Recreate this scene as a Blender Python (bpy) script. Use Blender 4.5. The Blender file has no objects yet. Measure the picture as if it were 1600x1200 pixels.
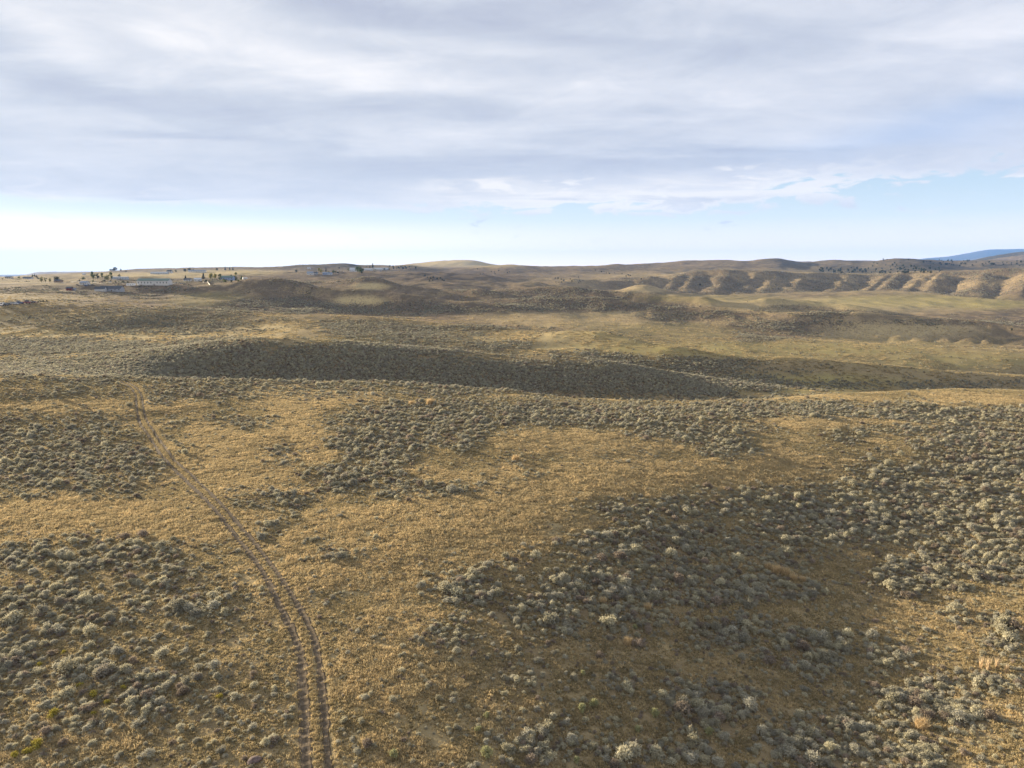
import bpy, math, random
import numpy as np
from math import radians, sin, cos, pi

# ------------------------------------------------------------------ camera, world, sun, exposure
SC = bpy.context.scene
F = 1067.0; CAMZ = 35.0; PITCH = radians(9.16)
cp, sp = cos(PITCH), sin(PITCH)
cam_data = bpy.data.cameras.new("camera"); cam = bpy.data.objects.new("camera", cam_data)
SC.collection.objects.link(cam); SC.camera = cam
cam.location = (0, 0, CAMZ); cam.rotation_euler = (radians(90) - PITCH, 0, 0)
cam_data.sensor_width = 36; cam_data.lens = 36 * F / 1600
cam_data.clip_start = 0.5; cam_data.clip_end = 120000
SC.view_settings.view_transform = 'Standard'; SC.view_settings.look = 'None'
SC.view_settings.exposure = 2.0; SC.view_settings.gamma = 1.0
SUN_AZ = -52.0      # degrees from straight ahead (+y), negative = to the left
SUN_EL = 7.8
SUN_STRENGTH = 5.0
SKY = 0.1
sun_d = bpy.data.lights.new("sun", 'SUN'); sun_o = bpy.data.objects.new("sun", sun_d)
SC.collection.objects.link(sun_o)
sun_d.energy = SUN_STRENGTH; sun_d.angle = radians(1.0); sun_d.color = (1.0, 0.84, 0.60)
_a, _e = radians(SUN_AZ), radians(SUN_EL)
SDIR = np.array([sin(_a) * cos(_e), cos(_a) * cos(_e), sin(_e)])
from mathutils import Vector
sun_o.rotation_euler = Vector(tuple(SDIR)).to_track_quat('Z', 'Y').to_euler()
SC.cycles.max_bounces = 6; SC.cycles.diffuse_bounces = 3; SC.cycles.transmission_bounces = 2
SC.cycles.transparent_max_bounces = 4; SC.cycles.volume_bounces = 0
SC.cycles.caustics_reflective = False; SC.cycles.caustics_refractive = False


class NT:
    """tiny node helper"""
    def __init__(s, tree): s.t = tree; s.n = tree.nodes; s.l = tree.links
    def new(s, kind, **kw):
        nd = s.n.new(kind)
        for k, v in kw.items(): setattr(nd, k, v)
        return nd
    def put(s, sock, v):
        if isinstance(v, bpy.types.NodeSocket): s.l.new(v, sock)
        else: sock.default_value = v
    def math(s, op, a, b=0.0, c=None, clamp=False):
        nd = s.new('ShaderNodeMath', operation=op, use_clamp=clamp)
        s.put(nd.inputs[0], a); s.put(nd.inputs[1], b)
        if c is not None: s.put(nd.inputs[2], c)
        return nd.outputs[0]
    def step(s, v, lo, hi, a=0.0, b=1.0):
        nd = s.new('ShaderNodeMapRange', interpolation_type='SMOOTHSTEP')
        s.put(nd.inputs[0], v)
        for i, x in enumerate((lo, hi, a, b)): s.put(nd.inputs[i + 1], x)
        return nd.outputs[0]
    def mix(s, f, a, b, blend='MIX'):
        nd = s.new('ShaderNodeMix', data_type='RGBA', blend_type=blend)
        s.put(nd.inputs[0], f)
        for sock, v in ((nd.inputs[6], a), (nd.inputs[7], b)):
            if isinstance(v, (tuple, list)) and len(v) == 3: v = (*v, 1)
            s.put(sock, v)
        return nd.outputs[2]
    def noise(s, vec, scale, detail=3.0, rough=0.5, dist=0.0, out='Fac'):
        nd = s.new('ShaderNodeTexNoise')
        if vec is not None: s.l.new(vec, nd.inputs['Vector'])
        nd.inputs['Scale'].default_value = scale; nd.inputs['Detail'].default_value = detail
        nd.inputs['Roughness'].default_value = rough; nd.inputs['Distortion'].default_value = dist
        return nd.outputs[out]
    def mapping(s, vec, scale=(1, 1, 1), loc=(0, 0, 0), rot=(0, 0, 0)):
        nd = s.new('ShaderNodeMapping'); s.l.new(vec, nd.inputs[0])
        nd.inputs[1].default_value = loc; nd.inputs[2].default_value = rot; nd.inputs[3].default_value = scale
        return nd.outputs[0]


def pix_ae(u, v):
    """pixel of the photograph -> tangent of azimuth, tangent of elevation"""
    a = (u - 800) / F; b = (600 - v) / F
    y = cp + b * sp; z = -sp + b * cp
    return a / y, z / math.hypot(a, y)


world = bpy.data.worlds.new("World"); SC.world = world; world.use_nodes = True
w = NT(world.node_tree); w.n.clear()
tc = w.new('ShaderNodeTexCoord').outputs['Generated']
sx = w.new('ShaderNodeSeparateXYZ'); w.l.new(tc, sx.inputs[0])
X, Y, Z = sx.outputs
az = w.math('ARCTAN2', X, Y)
hyp = w.math('SQRT', w.math('ADD', w.math('MULTIPLY', X, X), w.math('MULTIPLY', Y, Y)))
el = w.math('DIVIDE', Z, w.math('MAXIMUM', hyp, 0.001))
# cloud layer coordinates: a flat deck seen in perspective
dz = w.math('ADD', w.math('MAXIMUM', Z, 0.0), 0.10)
cx_ = w.math('DIVIDE', X, dz); cy_ = w.math('DIVIDE', Y, dz)
deck = w.new('ShaderNodeCombineXYZ'); w.l.new(cx_, deck.inputs[0]); w.l.new(cy_, deck.inputs[1]); deck = deck.outputs[0]
deckr = w.mapping(deck, (0.55, 1.5, 1), rot=(0, 0, radians(-14)))
n_big = w.noise(deckr, 0.55, 5, 0.5, 0.35)
n_mid = w.noise(deckr, 1.7, 6, 0.55, 0.5)
ang = w.new('ShaderNodeCombineXYZ'); w.l.new(az, ang.inputs[0]); w.l.new(el, ang.inputs[1]); ang = ang.outputs[0]
n_edge = w.noise(w.mapping(ang, (7, 26, 1)), 1.0, 5, 0.55, 0.6)
n_fine = w.noise(w.mapping(ang, (16, 60, 1), rot=(0, 0, 0.25)), 1.0, 5, 0.6, 0.8)
n_det = w.noise(w.mapping(deck, (1.3, 1.9, 1), rot=(0, 0, radians(24))), 1.5, 8, 0.62, 0.7)
n_det2 = w.noise(w.mapping(ang, (9, 24, 1), rot=(0, 0, 0.12)), 1.3, 8, 0.65, 0.8)
wa = w.math('ADD', az, w.math('MULTIPLY', w.math('SUBTRACT', n_mid, 0.5), 0.14))
we = w.math('ADD', el, w.math('MULTIPLY', w.math('SUBTRACT', n_mid, 0.5), 0.06))


def blob(u, v, ru, rv, tilt=0.0):
    a0, e0 = pix_ae(u, v); a0 = math.atan(a0)
    da = w.math('SUBTRACT', wa, a0); de = w.math('SUBTRACT', we, e0)
    if tilt: de = w.math('ADD', de, w.math('MULTIPLY', da, tilt))
    p = w.math('DIVIDE', da, ru / F); q = w.math('DIVIDE', de, rv / F)
    r = w.math('ADD', w.math('MULTIPLY', p, p), w.math('MULTIPLY', q, q))
    return w.math('EXPONENT', w.math('MULTIPLY', r, -1.0))


def add(*v):
    r = v[0]
    for x in v[1:]: r = w.math('ADD', r, x)
    return r


def k(x, f): return w.math('MULTIPLY', x, f)


# light and dark banks of the cloud deck
dark = add(k(blob(200, 150, 330, 28, 0.22), 0.8), k(blob(300, 210, 130, 9), 0.7), k(blob(620, 25, 340, 24, 0.12), 1.0),
           k(blob(850, 15, 260, 26, 0.05), 0.7), k(blob(950, 262, 330, 18), 0.5), k(blob(430, 165, 260, 22), 0.5),
           k(blob(1150, 80, 250, 30), 0.35), k(blob(1200, 240, 300, 15), 0.4), k(blob(150, 250, 350, 30), 0.15), k(blob(265, 307, 34, 4.0), 1.2))
light = add(k(blob(70, 70, 130, 30, 0.35), 0.9), k(blob(470, 95, 230, 28, 0.1), 0.8), k(blob(1560, 40, 120, 30), 1.0),
            k(blob(1320, 225, 110, 14), 0.8), k(blob(900, 130, 350, 40), 0.35), k(blob(100, 320, 450, 12), 0.55), k(blob(640, 60, 200, 12, 0.1), 0.4))
tone = add(0.56, k(dark, -0.42), k(light, 0.42), k(w.math('SUBTRACT', n_big, 0.5), 0.75), k(w.math('SUBTRACT', n_mid, 0.5), 0.65), k(w.math('SUBTRACT', n_det, 0.5), w.step(el, 0.10, 0.25, 0.3, 0.9)), k(w.math('SUBTRACT', n_det2, 0.5), 0.4))
tone = w.math('MINIMUM', w.math('MAXIMUM', tone, 0.0), 1.0)
cl = w.new('ShaderNodeValToRGB'); w.l.new(tone, cl.inputs[0])
cr = cl.color_ramp; cr.elements[0].position = 0.0; cr.elements[0].color = (0.49, 0.53, 0.64, 1)
cr.elements[1].position = 1.0; cr.elements[1].color = (0.93, 0.93, 0.95, 1)
m_ = cr.elements.new(0.35); m_.color = (0.60, 0.645, 0.73, 1)
m_ = cr.elements.new(0.65); m_.color = (0.735, 0.765, 0.825, 1)
cloudc = cl.outputs[0]
# thin blue showing through at the upper right
thin = add(k(blob(1470, 190, 150, 24, -0.12), 0.55), k(blob(1400, 225, 200, 14), 0.15))
cloudc = w.mix(thin, cloudc, (0.42, 0.55, 0.78))
# bright fringe along the lower edge of the deck
edge_e = pix_ae(800, 332)[1]
fr = add(k(blob(1000, 303, 230, 13), 1.5), k(blob(760, 292, 90, 8), 1.0), k(blob(1260, 291, 110, 8), 1.0), k(blob(250, 326, 330, 6), 0.7), k(blob(1560, 284, 70, 6), 1.1))
fr = w.math('MULTIPLY', fr, w.step(w.math('ADD', n_edge, w.math('MULTIPLY', w.math('SUBTRACT', n_fine, 0.5), 0.8)), 0.34, 0.62, 0.15, 1.0), clamp=True)
cloudc = w.mix(fr, cloudc, (0.97, 0.95, 0.92))
# clear band under the deck
nish = w.new('ShaderNodeTexSky', sky_type='NISHITA'); nish.sun_disc = False
nish.sun_elevation = radians(SUN_EL); nish.sun_rotation = radians(SUN_AZ); nish.altitude = 1500
nish.dust_density = 0.6; nish.air_density = 1.0
nishc = w.mix(1.0, nish.outputs[0], (0.1, 0.1, 0.1), 'MULTIPLY')
bl = w.new('ShaderNodeValToRGB'); w.l.new(w.step(el, 0.0, 0.14), bl.inputs[0])
b_ = bl.color_ramp; b_.elements[0].position = 0.0; b_.elements[0].color = (1.95, 1.55, 1.16, 1)
b_.elements[1].position = 1.0; b_.elements[1].color = (0.62, 0.79, 0.90, 1)
m_ = b_.elements.new(0.13); m_.color = (1.45, 1.24, 1.02, 1)
m_ = b_.elements.new(0.55); m_.color = (0.90, 0.99, 0.98, 1)
clear = w.mix(0.12, bl.outputs[0], nishc)
glow = w.math('MULTIPLY', w.step(az, 0.22, -0.62), w.step(el, 0.085, 0.02))
clear = w.mix(k(glow, 0.93), clear, (1.75, 1.68, 1.52))
# where the deck ends (ragged)
rag = add(k(w.math('SUBTRACT', n_edge, 0.5), 0.10), k(w.math('SUBTRACT', n_fine, 0.5), 0.13))
a13 = math.atan(pix_ae(1420, 300)[0]); a8 = math.atan(pix_ae(780, 300)[0])
ragamp = w.step(az, a8 - 0.3, a8 + 0.1, 0.13, 1.0)
rag = w.math('MULTIPLY', rag, ragamp)
lift = add(w.step(az, math.atan(pix_ae(1150, 300)[0]), a13, 0.0, pix_ae(1300, 290)[1] - pix_ae(1300, 322)[1]),
           k(blob(1060, 318, 60, 8), -0.018), k(blob(1130, 296, 90, 20), -0.006))
ee = add(el, rag, k(lift, -1.0))
cover = w.step(ee, edge_e - 0.004, edge_e + 0.009)
near_edge = w.math('MULTIPLY', w.step(ee, edge_e + 0.034, edge_e + 0.006), w.math('ADD', k(blob(1010, 300, 300, 40), 1.3), k(blob(300, 325, 420, 16), 0.45)), clamp=True)
cloudc = w.mix(near_edge, cloudc, (0.98, 0.965, 0.935))
skyc = w.mix(cover, clear, cloudc)
wisps = w.math('MULTIPLY', w.step(n_fine, 0.56, 0.75), w.math('MULTIPLY', w.step(el, 0.03, 0.07), w.step(el, 0.13, 0.09)))
skyc = w.mix(k(wisps, 0.5), skyc, (0.93, 0.92, 0.92))
# the deck is brighter to the left, where the sun is
skyc = w.mix(1.0, skyc, w.mix(w.step(az, 0.7, -0.7), (0.96, 0.97, 1.0), (1.07, 1.06, 1.04)), 'MULTIPLY')
skyc = w.mix(1.0, skyc, (.262 / SKY, .257 / SKY, .252 / SKY), 'MULTIPLY')
bg = w.new('ShaderNodeBackground'); w.l.new(skyc, bg.inputs[0]); bg.inputs[1].default_value = SKY
wo = w.new('ShaderNodeOutputWorld'); w.l.new(bg.outputs[0], wo.inputs[0])

# ------------------------------------------------------------------ numeric helpers
rng = np.random.default_rng(7); random.seed(7)


def vnoise(x, y, seed=0):
    xi = np.floor(x).astype(np.int64); yi = np.floor(y).astype(np.int64)
    fx = x - xi; fy = y - yi
    fx = fx * fx * fx * (fx * (fx * 6 - 15) + 10); fy = fy * fy * fy * (fy * (fy * 6 - 15) + 10)
    def h(a, b):
        n = (a * 374761393 + b * 668265263 + seed * 974634777) & 0xffffffff
        n = ((n ^ (n >> 13)) * 1274126177) & 0xffffffff
        n = (n ^ (n >> 16)) & 0xffffffff
        return n / 4294967295.0
    a = h(xi, yi); b = h(xi + 1, yi); c = h(xi, yi + 1); d = h(xi + 1, yi + 1)
    return (a * (1 - fx) + b * fx) * (1 - fy) + (c * (1 - fx) + d * fx) * fy - 0.5


def fbm(x, y, octs=4, seed=0, gain=0.5):
    s = 0; a = 1.0
    for i in range(octs):
        s = s + a * vnoise(x * 2 ** i + 17.3 * i, y * 2 ** i - 9.1 * i, seed + i); a *= gain
    return s


def sstep(x, a, b):
    t = np.clip((x - a) / (b - a), 0, 1); return t * t * (3 - 2 * t)


def project(x, y, z):
    dzz = z - CAMZ
    dep = y * cp - dzz * sp; up = y * sp + dzz * cp
    return 800 + F * x / dep, 600 - F * up / dep


# ------------------------------------------------------------------ terrain: ridge and valley lines (u, v, distance)
def smooth(a, n):
    if n < 1: return a
    kx = np.exp(-0.5 * (np.arange(-3 * n, 3 * n + 1) / n) ** 2); kx /= kx.sum()
    return np.convolve(np.pad(a, 3 * n, mode='edge'), kx, mode='valid')


NT_COL = 1000; T0, T1 = -1.75, 1.45
tt = np.linspace(T0, T1, NT_COL)


def line(pts, sm=5):
    P = []
    for (u, v, D) in pts:
        a = (u - 800) / F; b = (600 - v) / F
        y = cp + b * sp; z = -sp + b * cp
        P.append((a / y, D, CAMZ + D * z / y))
    P = np.array(sorted(P))
    return smooth(np.interp(tt, P[:, 0], P[:, 1]), sm), smooth(np.interp(tt, P[:, 0], P[:, 2]), sm)


def direct(D, tz):
    P = np.array(tz); return np.full(NT_COL, float(D)), smooth(np.interp(tt, P[:, 0], P[:, 1]), 25)


TZ = (-1.6, -1, -.75, -.4, -.2, 0, .2, .4, .6, .8, 1.2, 1.6)
def row(*z): return list(zip(TZ, z))


LINES = [
    direct(4, row(2, 1.5, 1, .8, .7, .5, .2, 0, 0, 0, 0, 0)),
    direct(28, row(-.4, -.2, 0, .5, .8, .5, -.6, -1.6, -1.9, -1.2, .5, 2)),
    direct(45, row(-.8, -.4, -.1, .6, 1.1, .5, -1.1, -2.6, -2.9, -1.6, .6, 2)),
    direct(65, row(-1, -.5, 0, .8, 1.5, 1.1, -.8, -3.1, -3.8, -2.2, 1, 2.5)),
    direct(95, row(-1, -.4, .2, 1.0, 1.7, 1.9, .6, -1.9, -3.1, -1.8, 1, 2)),
    direct(138, row(-.5, .2, .8, 1.5, 2.1, 2.4, 1.4, .2, -1.1, -1.0, .5, 2)),
    line([(-900, 590, 190), (0, 590, 195), (240, 592, 205), (400, 597, 205), (600, 598, 205), (800, 612, 200), (900, 624, 195), (1030, 628, 195),
          (1200, 626, 198), (1350, 616, 205), (1500, 611, 210), (1600, 614, 205), (1800, 622, 195), (2400, 640, 180)]),
    line([(-900, 583, 230), (0, 584, 230), (200, 590, 235), (300, 612, 250), (500, 636, 256), (800, 664, 258), (1000, 676, 256), (1200, 664, 255),
          (1350, 630, 245), (1600, 626, 255), (2400, 650, 260)], 8),
    line([(-900, 568, 290), (0, 566, 300), (250, 548, 305), (400, 528, 330), (500, 530, 345), (620, 541, 350), (800, 556, 350), (880, 557, 350), (950, 566, 342),
          (1050, 582, 348), (1200, 608, 318), (1400, 619, 320), (1600, 620, 330), (2400, 640, 285)]),
    line([(-900, 562, 320), (0, 561, 325), (250, 545, 350), (400, 527, 385), (500, 533, 390), (620, 544.5, 385), (800, 559.5, 375), (880, 560, 370), (950, 568, 362),
          (1050, 582, 358), (1200, 603, 335), (1400, 608, 350), (1600, 609, 368), (2400, 630, 310)]),
    line([(-900, 527, 410), (0, 529, 415), (200, 527, 425), (400, 521, 450), (470, 514, 455), (600, 520, 445), (700, 530, 430), (800, 543, 410), (850, 553, 385), (925, 548, 405), (960, 556, 392),
          (1050, 567, 375), (1200, 584, 360), (1400, 594, 373), (1600, 601, 390), (2400, 620, 380)]),
    line([(-900, 468, 560), (0, 471, 560), (80, 471, 570), (175, 474, 580), (250, 478, 580), (325, 484, 575), (400, 489, 570), (470, 492, 560), (530, 495, 550), (600, 500, 530),
          (700, 508, 510), (800, 517, 490), (887, 527, 470), (925, 536, 455), (962, 542, 430), (1050, 558, 400), (1200, 574, 385), (1325, 585, 392), (1500, 594, 402),
          (1600, 602, 410), (1800, 613, 405), (2400, 633, 400)], 4),
    line([(-900, 466, 640), (0, 467, 640), (175, 477, 650), (400, 497, 650), (600, 509, 620), (700, 516, 595), (800, 525, 560), (887, 534, 530),
          (1050, 556, 470), (1200, 570, 435), (1325, 580, 430), (1500, 589, 438), (1600, 597, 442), (2400, 628, 430)], 8),
    line([(-900, 458, 790), (0, 458, 790), (200, 462, 790), (400, 476, 805), (600, 492, 790), (800, 503, 720), (1050, 518, 670), (1200, 532, 600),
          (1600, 556, 500), (2400, 575, 480)], 12),
    line([(-900, 448, 900), (0, 449, 880), (100, 452, 880), (200, 455, 880), (400, 464, 865), (500, 474, 860), (600, 484, 845), (700, 488, 830), (800, 489, 830), (1000, 497, 820),
          (1050, 505, 800), (1200, 526, 700), (1300, 529, 690), (1400, 534, 690), (1600, 543, 650), (2400, 556, 620)]),
    line([(-900, 444, 950), (0, 444, 950), (150, 446, 930), (330, 446, 930), (400, 447, 950), (470, 452, 950), (525, 460, 940), (600, 466, 930), (680, 473, 930),
          (740, 476, 950), (800, 472, 960), (960, 475, 950), (1020, 486, 900), (1150, 489, 860), (1200, 497, 810), (1375, 501, 790), (1500, 506, 770),
          (1600, 519, 730), (1750, 535, 710), (2400, 545, 700)], 4),
    line([(-900, 442, 1020), (0, 442, 1020), (200, 444, 1020), (330, 444, 1020), (400, 449, 1060), (525, 462, 1040), (600, 468, 1030), (680, 474, 1040), (740, 470, 1060), (800, 471, 1060), (960, 475, 1050),
          (1020, 484, 1000), (1150, 489, 950), (1300, 498, 880), (1400, 502, 860), (1500, 507, 840), (1600, 520, 790), (2400, 546, 780)]),
    line([(-900, 438, 1200), (0, 439, 1180), (150, 440, 1150), (250, 440, 1200), (400, 440, 1260), (480, 441, 1300), (560, 444, 1250), (620, 450, 1180), (680, 454, 1150), (740, 460, 1130), (800, 452, 1250), (850, 456, 1200), (900, 461, 1150),
          (1000, 470, 1080), (1100, 479, 1020), (1200, 474, 1050), (1260, 477, 1040), (1330, 486, 1000), (1420, 497, 960), (1500, 503, 930), (1600, 511, 900), (2400, 532, 900)], 4),
    line([(-900, 437, 1300), (0, 437, 1300), (250, 438, 1320), (400, 438, 1350), (560, 446, 1330), (620, 451, 1270), (700, 456, 1250), (800, 455, 1350), (900, 463, 1260), (1000, 471, 1190), (1100, 479, 1130),
          (1200, 477, 1150), (1260, 479, 1150), (1330, 486, 1120), (1420, 494, 1080), (1500, 498, 1040), (1600, 505, 1000), (2400, 526, 980)]),
    line([(-900, 437, 1450), (0, 436, 1450), (200, 435, 1450), (400, 436, 1480), (500, 436, 1480), (600, 443, 1450), (680, 443, 1450), (760, 449, 1450), (860, 452, 1500), (960, 459, 1450),
          (1100, 466, 1420), (1200, 468, 1400), (1400, 477, 1300), (1600, 490, 1150), (2400, 510, 1100)], 4),
    line([(-900, 438, 1650), (0, 435, 1650), (200, 432, 1650), (400, 431, 1650), (600, 438, 1650), (700, 442, 1640), (800, 446, 1650), (900, 451, 1680),
          (960, 455, 1680), (1100, 458, 1700), (1200, 457, 1720), (1300, 455, 1720), (1400, 454, 1700), (1450, 456, 1620), (1500, 462, 1480), (1600, 470, 1350), (2400, 482, 1250)]),
    line([(-900, 436, 1980), (0, 435, 1980), (100, 430, 1950), (200, 427, 1950), (300, 425, 1950), (400, 425, 1950), (500, 426, 1900), (600, 424, 1950), (680, 426, 2000),
          (760, 430, 2100), (800, 434, 2100), (900, 436, 2150), (960, 433, 2200), (1030, 431, 2200), (1080, 424, 2200), (1120, 421, 2150), (1200, 424, 2100), (1300, 426, 2100),
          (1362, 427, 2080), (1465, 422, 1950), (1537, 421, 1850), (1575, 417, 1780), (1640, 417, 1720), (2400, 425, 1600)], 3),
    line([(-900, 438, 2600), (0, 435, 2600), (200, 429, 2600), (400, 426, 2600), (800, 430, 2600), (1000, 428, 2600), (1200, 427, 2600), (1300, 430, 2550), (1500, 428, 2400), (1640, 424, 2300), (2400, 430, 2200)], 8),
    # the skyline hills
    line([(-900, 434, 3600), (0, 433, 3600), (40, 431.5, 3600), (100, 428, 3600), (160, 425, 3500), (250, 421, 3400), (300, 419.5, 3300), (400, 417.5, 3200), (440, 416, 3200), (482, 413, 3200), (542, 413, 3200), (562, 416, 3200),
          (640, 414, 3200), (700, 421, 3300), (740, 417, 3400), (800, 415, 3500), (862, 417, 3600), (962, 413, 3700), (1025, 413, 3800), (1125, 406, 3900), (1170, 410, 3950),
          (1217, 403.5, 4000), (1262, 410, 4000), (1307, 406, 3900), (1350, 409, 3800), (1400, 402, 3700), (1437, 404, 3600), (1480, 411, 3500), (1540, 408, 3400), (1640, 405, 3400), (2400, 408, 3300)], 2),
    line([(-900, 437, 4700), (0, 436, 4700), (200, 426, 4700), (400, 420, 4500), (640, 418, 4500), (760, 419, 4500), (900, 419, 4700), (1100, 413, 4900), (1300, 411, 4900), (1450, 413, 4800), (1640, 410, 4700), (2400, 412, 4700)], 3),
    line([(-900, 437, 6000), (40, 436, 6000), (400, 422, 5800), (625, 416, 5600), (675, 409, 5500), (715, 406.5, 5500), (738, 406, 5500), (775, 414, 5600), (850, 418.5, 6000), (1100, 410, 6300), (1300, 410, 6300),
          (1470, 410, 6300), (1517, 408, 6300), (1537, 403, 6300), (1600, 396, 6300), (1680, 391, 6300), (2400, 395, 6300)], 2),
    line([(-900, 439, 8500), (40, 438, 8500), (400, 424, 8500), (700, 420, 8500), (1000, 418, 8500), (1300, 414, 8500), (1600, 412, 8500), (2400, 410, 8500)], 6),
    line([(-900, 434, 12000), (0, 434, 12000), (32, 431, 12000), (45, 428, 12000), (60, 424.8, 12000), (110, 424.6, 12000), (160, 424.5, 12000), (250, 425, 12000), (500, 424, 12000), (2400, 420, 12000)], 2),
    line([(-900, 436, 17000), (0, 436, 17000), (1400, 430, 17000), (2400, 424, 17000)], 2),
    line([(-900, 436, 22000), (1300, 420, 22000), (1420, 408, 22000), (1445, 403.5, 22000), (1475, 402, 22000), (1510, 396, 22000), (1542, 390, 22000), (1600, 389, 22000), (1700, 386, 22000), (2400, 400, 22000)], 2),
    line([(-900, 437, 30000), (2400, 425, 30000)], 2),
]
DK = np.array([l[0] for l in LINES]); ZK = np.array([l[1] for l in LINES])
NR = 1150
rows = np.exp(np.linspace(math.log(8.0), math.log(29500.0), NR))
LR0, LR1 = math.log(8.0), math.log(29500.0)


def pchip(x, y, xi):
    h = np.diff(x); d = np.diff(y) / h
    m = np.zeros_like(y)
    w1 = 2 * h[1:] + h[:-1]; w2 = h[1:] + 2 * h[:-1]
    ok = (d[:-1] * d[1:]) > 0
    with np.errstate(divide='ignore', invalid='ignore'):
        hm = (w1 + w2) / (w1 / d[:-1] + w2 / d[1:])
    m[1:-1] = np.where(ok, hm, 0); m[0] = d[0]; m[-1] = d[-1]
    j = np.clip(np.searchsorted(x, xi) - 1, 0, len(h) - 1)
    t = (xi - x[j]) / h[j]
    return ((2 * t ** 3 - 3 * t ** 2 + 1) * y[j] + (t ** 3 - 2 * t ** 2 + t) * h[j] * m[j] + (-2 * t ** 3 + 3 * t ** 2) * y[j + 1] + (t ** 3 - t ** 2) * h[j] * m[j + 1])


ZG = np.empty((NR, NT_COL))
for c in range(NT_COL):
    ZG[:, c] = pchip(DK[:, c], ZK[:, c], rows)
TG, RG = np.meshgrid(tt, rows)
XG = TG * RG; YG = RG
UG, VG = project(XG, YG, ZG)


def lineD(i): return DK[i][None, :]
def between(i, j): return np.clip((RG - DK[i][None, :]) / (DK[j] - DK[i])[None, :], 0, 1)


# spurs and gullies on the right-hand range
def smooth_s(a): return a * a * (3 - 2 * a) * .6 + a * .4
def tri(x): return np.abs((x % 1.0) - 0.5) * 2
def gullies(i, j, lst, slant, w0, w1, noise_px):
    """hollows cut into a slope between two lines: wide bowls near the top, narrow at the foot"""
    global ZG
    s = between(i, j); wg = np.clip(s * 2.2, 0, 1) ** 0.8 * np.clip((1.02 - s) * 3.5, 0, 1)
    uu = UG + noise_px * fbm(XG / (RG * .07), YG / (RG * .10), 4, 5) + (s - 0.5) * slant
    cut = np.zeros_like(ZG)
    for (u0, depth, wd) in lst:
        ww = (w0 + (w1 - w0) * s) * wd; d = (uu - u0) / ww
        cut = np.maximum(cut, depth * np.exp(-np.abs(d) ** 1.5 * 1.1))
    ZG -= wg * cut
gullies(20, 21, [(945, 5, .9), (985, 7, 1), (1030, 8, .8), (1062, 6, .7), (1100, 8, 1.1), (1150, 9, .9), (1186, 8, .7), (1222, 9, 1), (1288, 17, 1.35), (1352, 15, 1.25), (1383, 9, .6), (1420, 14, 1.1), (1452, 8, .5),
                 (1490, 15, 1.3), (1565, 17, 1.5), (1640, 18, 1.3)], -34, 11, 30, 16)
s = between(20, 21); ZG += np.sin(pi * s) * sstep(UG, 930, 1100) * 9 * fbm(XG / 55, YG / 90, 5, 15)
gullies(14, 15, [(1262, 2.2, 1.2), (1310, 2.5, 1), (1352, 1.8, 1), (1392, 2.2, .8), (1428, 2.3, .9), (1458, 3, .6), (1495, 2.5, 1), (1530, 3, .7), (1566, 3.4, 1.5), (1640, 5, 1.2)], -10, 9, 19, 12)
s = between(14, 15); ZG += np.sin(pi * s) * sstep(UG, 1200, 1380) * 2.4 * fbm(XG / 18, YG / 34, 4, 12)
wgt = np.sin(pi * s) * sstep(UG, 820, 900) * (1 - sstep(UG, 1150, 1230))
ZG += wgt * 2.5 * fbm(XG / 28, YG / 60, 3, 19)
# knobs and the cone
def bump(x, y, r, h, asp=1.0):
    global ZG
    d2 = ((XG - x) / r) ** 2 + ((YG - y) / (r * asp)) ** 2
    ZG += h * np.exp(-d2)
def bumpuv(u, v, D, r, h, asp=1.0):
    a, e = pix_ae(u, v); bump(a * D, D, r, h, asp)
bumpuv(1005, 440, 1560, 48, 17, 1.3); bumpuv(985, 450, 1330, 24, 11, 1.2); bumpuv(1020, 452, 1330, 26, 11, 1.2); bumpuv(940, 447, 1420, 50, 6, 1.3)
bumpuv(560, 462, 900, 22, 4, 1.8); bumpuv(585, 447, 1190, 34, 6, 1.0); bumpuv(640, 470, 880, 25, -3, 2.5); bumpuv(480, 462, 900, 20, -3, 2.5)
bumpuv(1130, 476, 1000, 14, -3.5, 2.0); bumpuv(1110, 476, 1000, 20, 3, 2.0)
def ridge(pts, h, wd):
    """a long rounded ridge following a line given as (u, v, distance)"""
    global ZG
    P = np.array([(pix_ae(u, v)[0] * D, D) for u, v, D in pts]); best = np.full(ZG.shape, 1e9); m = (RG > P[:, 1].min() - 4 * wd) & (RG < P[:, 1].max() + 4 * wd)
    gx, gy = XG[m], YG[m]; b = np.full(gx.shape, 1e9); tt_ = np.zeros(gx.shape); n = len(P) - 1
    for i in range(n):
        a, c = P[i], P[i + 1]; d = c - a; t_ = np.clip(((gx - a[0]) * d[0] + (gy - a[1]) * d[1]) / (d @ d), 0, 1)
        q = (gx - a[0] - t_ * d[0]) ** 2 + (gy - a[1] - t_ * d[1]) ** 2; k_ = q < b; b = np.where(k_, q, b); tt_ = np.where(k_, (i + t_) / n, tt_)
    ZG[m] += h * np.exp(-b / wd ** 2) * np.clip(np.minimum(tt_ + .12, 1.12 - tt_) * 5, 0, 1) * (1 + .5 * fbm(gx / (wd * 2), gy / (wd * 2), 2, 13))
ridge([(330, 447, 980), (525, 460, 935), (640, 468, 925), (770, 488, 860)], 9, 40)
ridge([(560, 446, 1250), (640, 450, 1210), (740, 459, 1150), (800, 466, 1080)], 9, 42)
ridge([(790, 451, 1260), (900, 461, 1160), (1040, 474, 1070), (1150, 486, 980)], 9.5, 38)
ridge([(760, 473, 965), (900, 472, 960), (1020, 486, 900), (1150, 490, 860), (1260, 498, 800), (1400, 502, 790), (1520, 506, 770), (1620, 520, 720)], 7, 28)
ridge([(1170, 475, 1060), (1260, 477, 1045), (1340, 487, 1000), (1430, 498, 950)], 8, 34)
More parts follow.
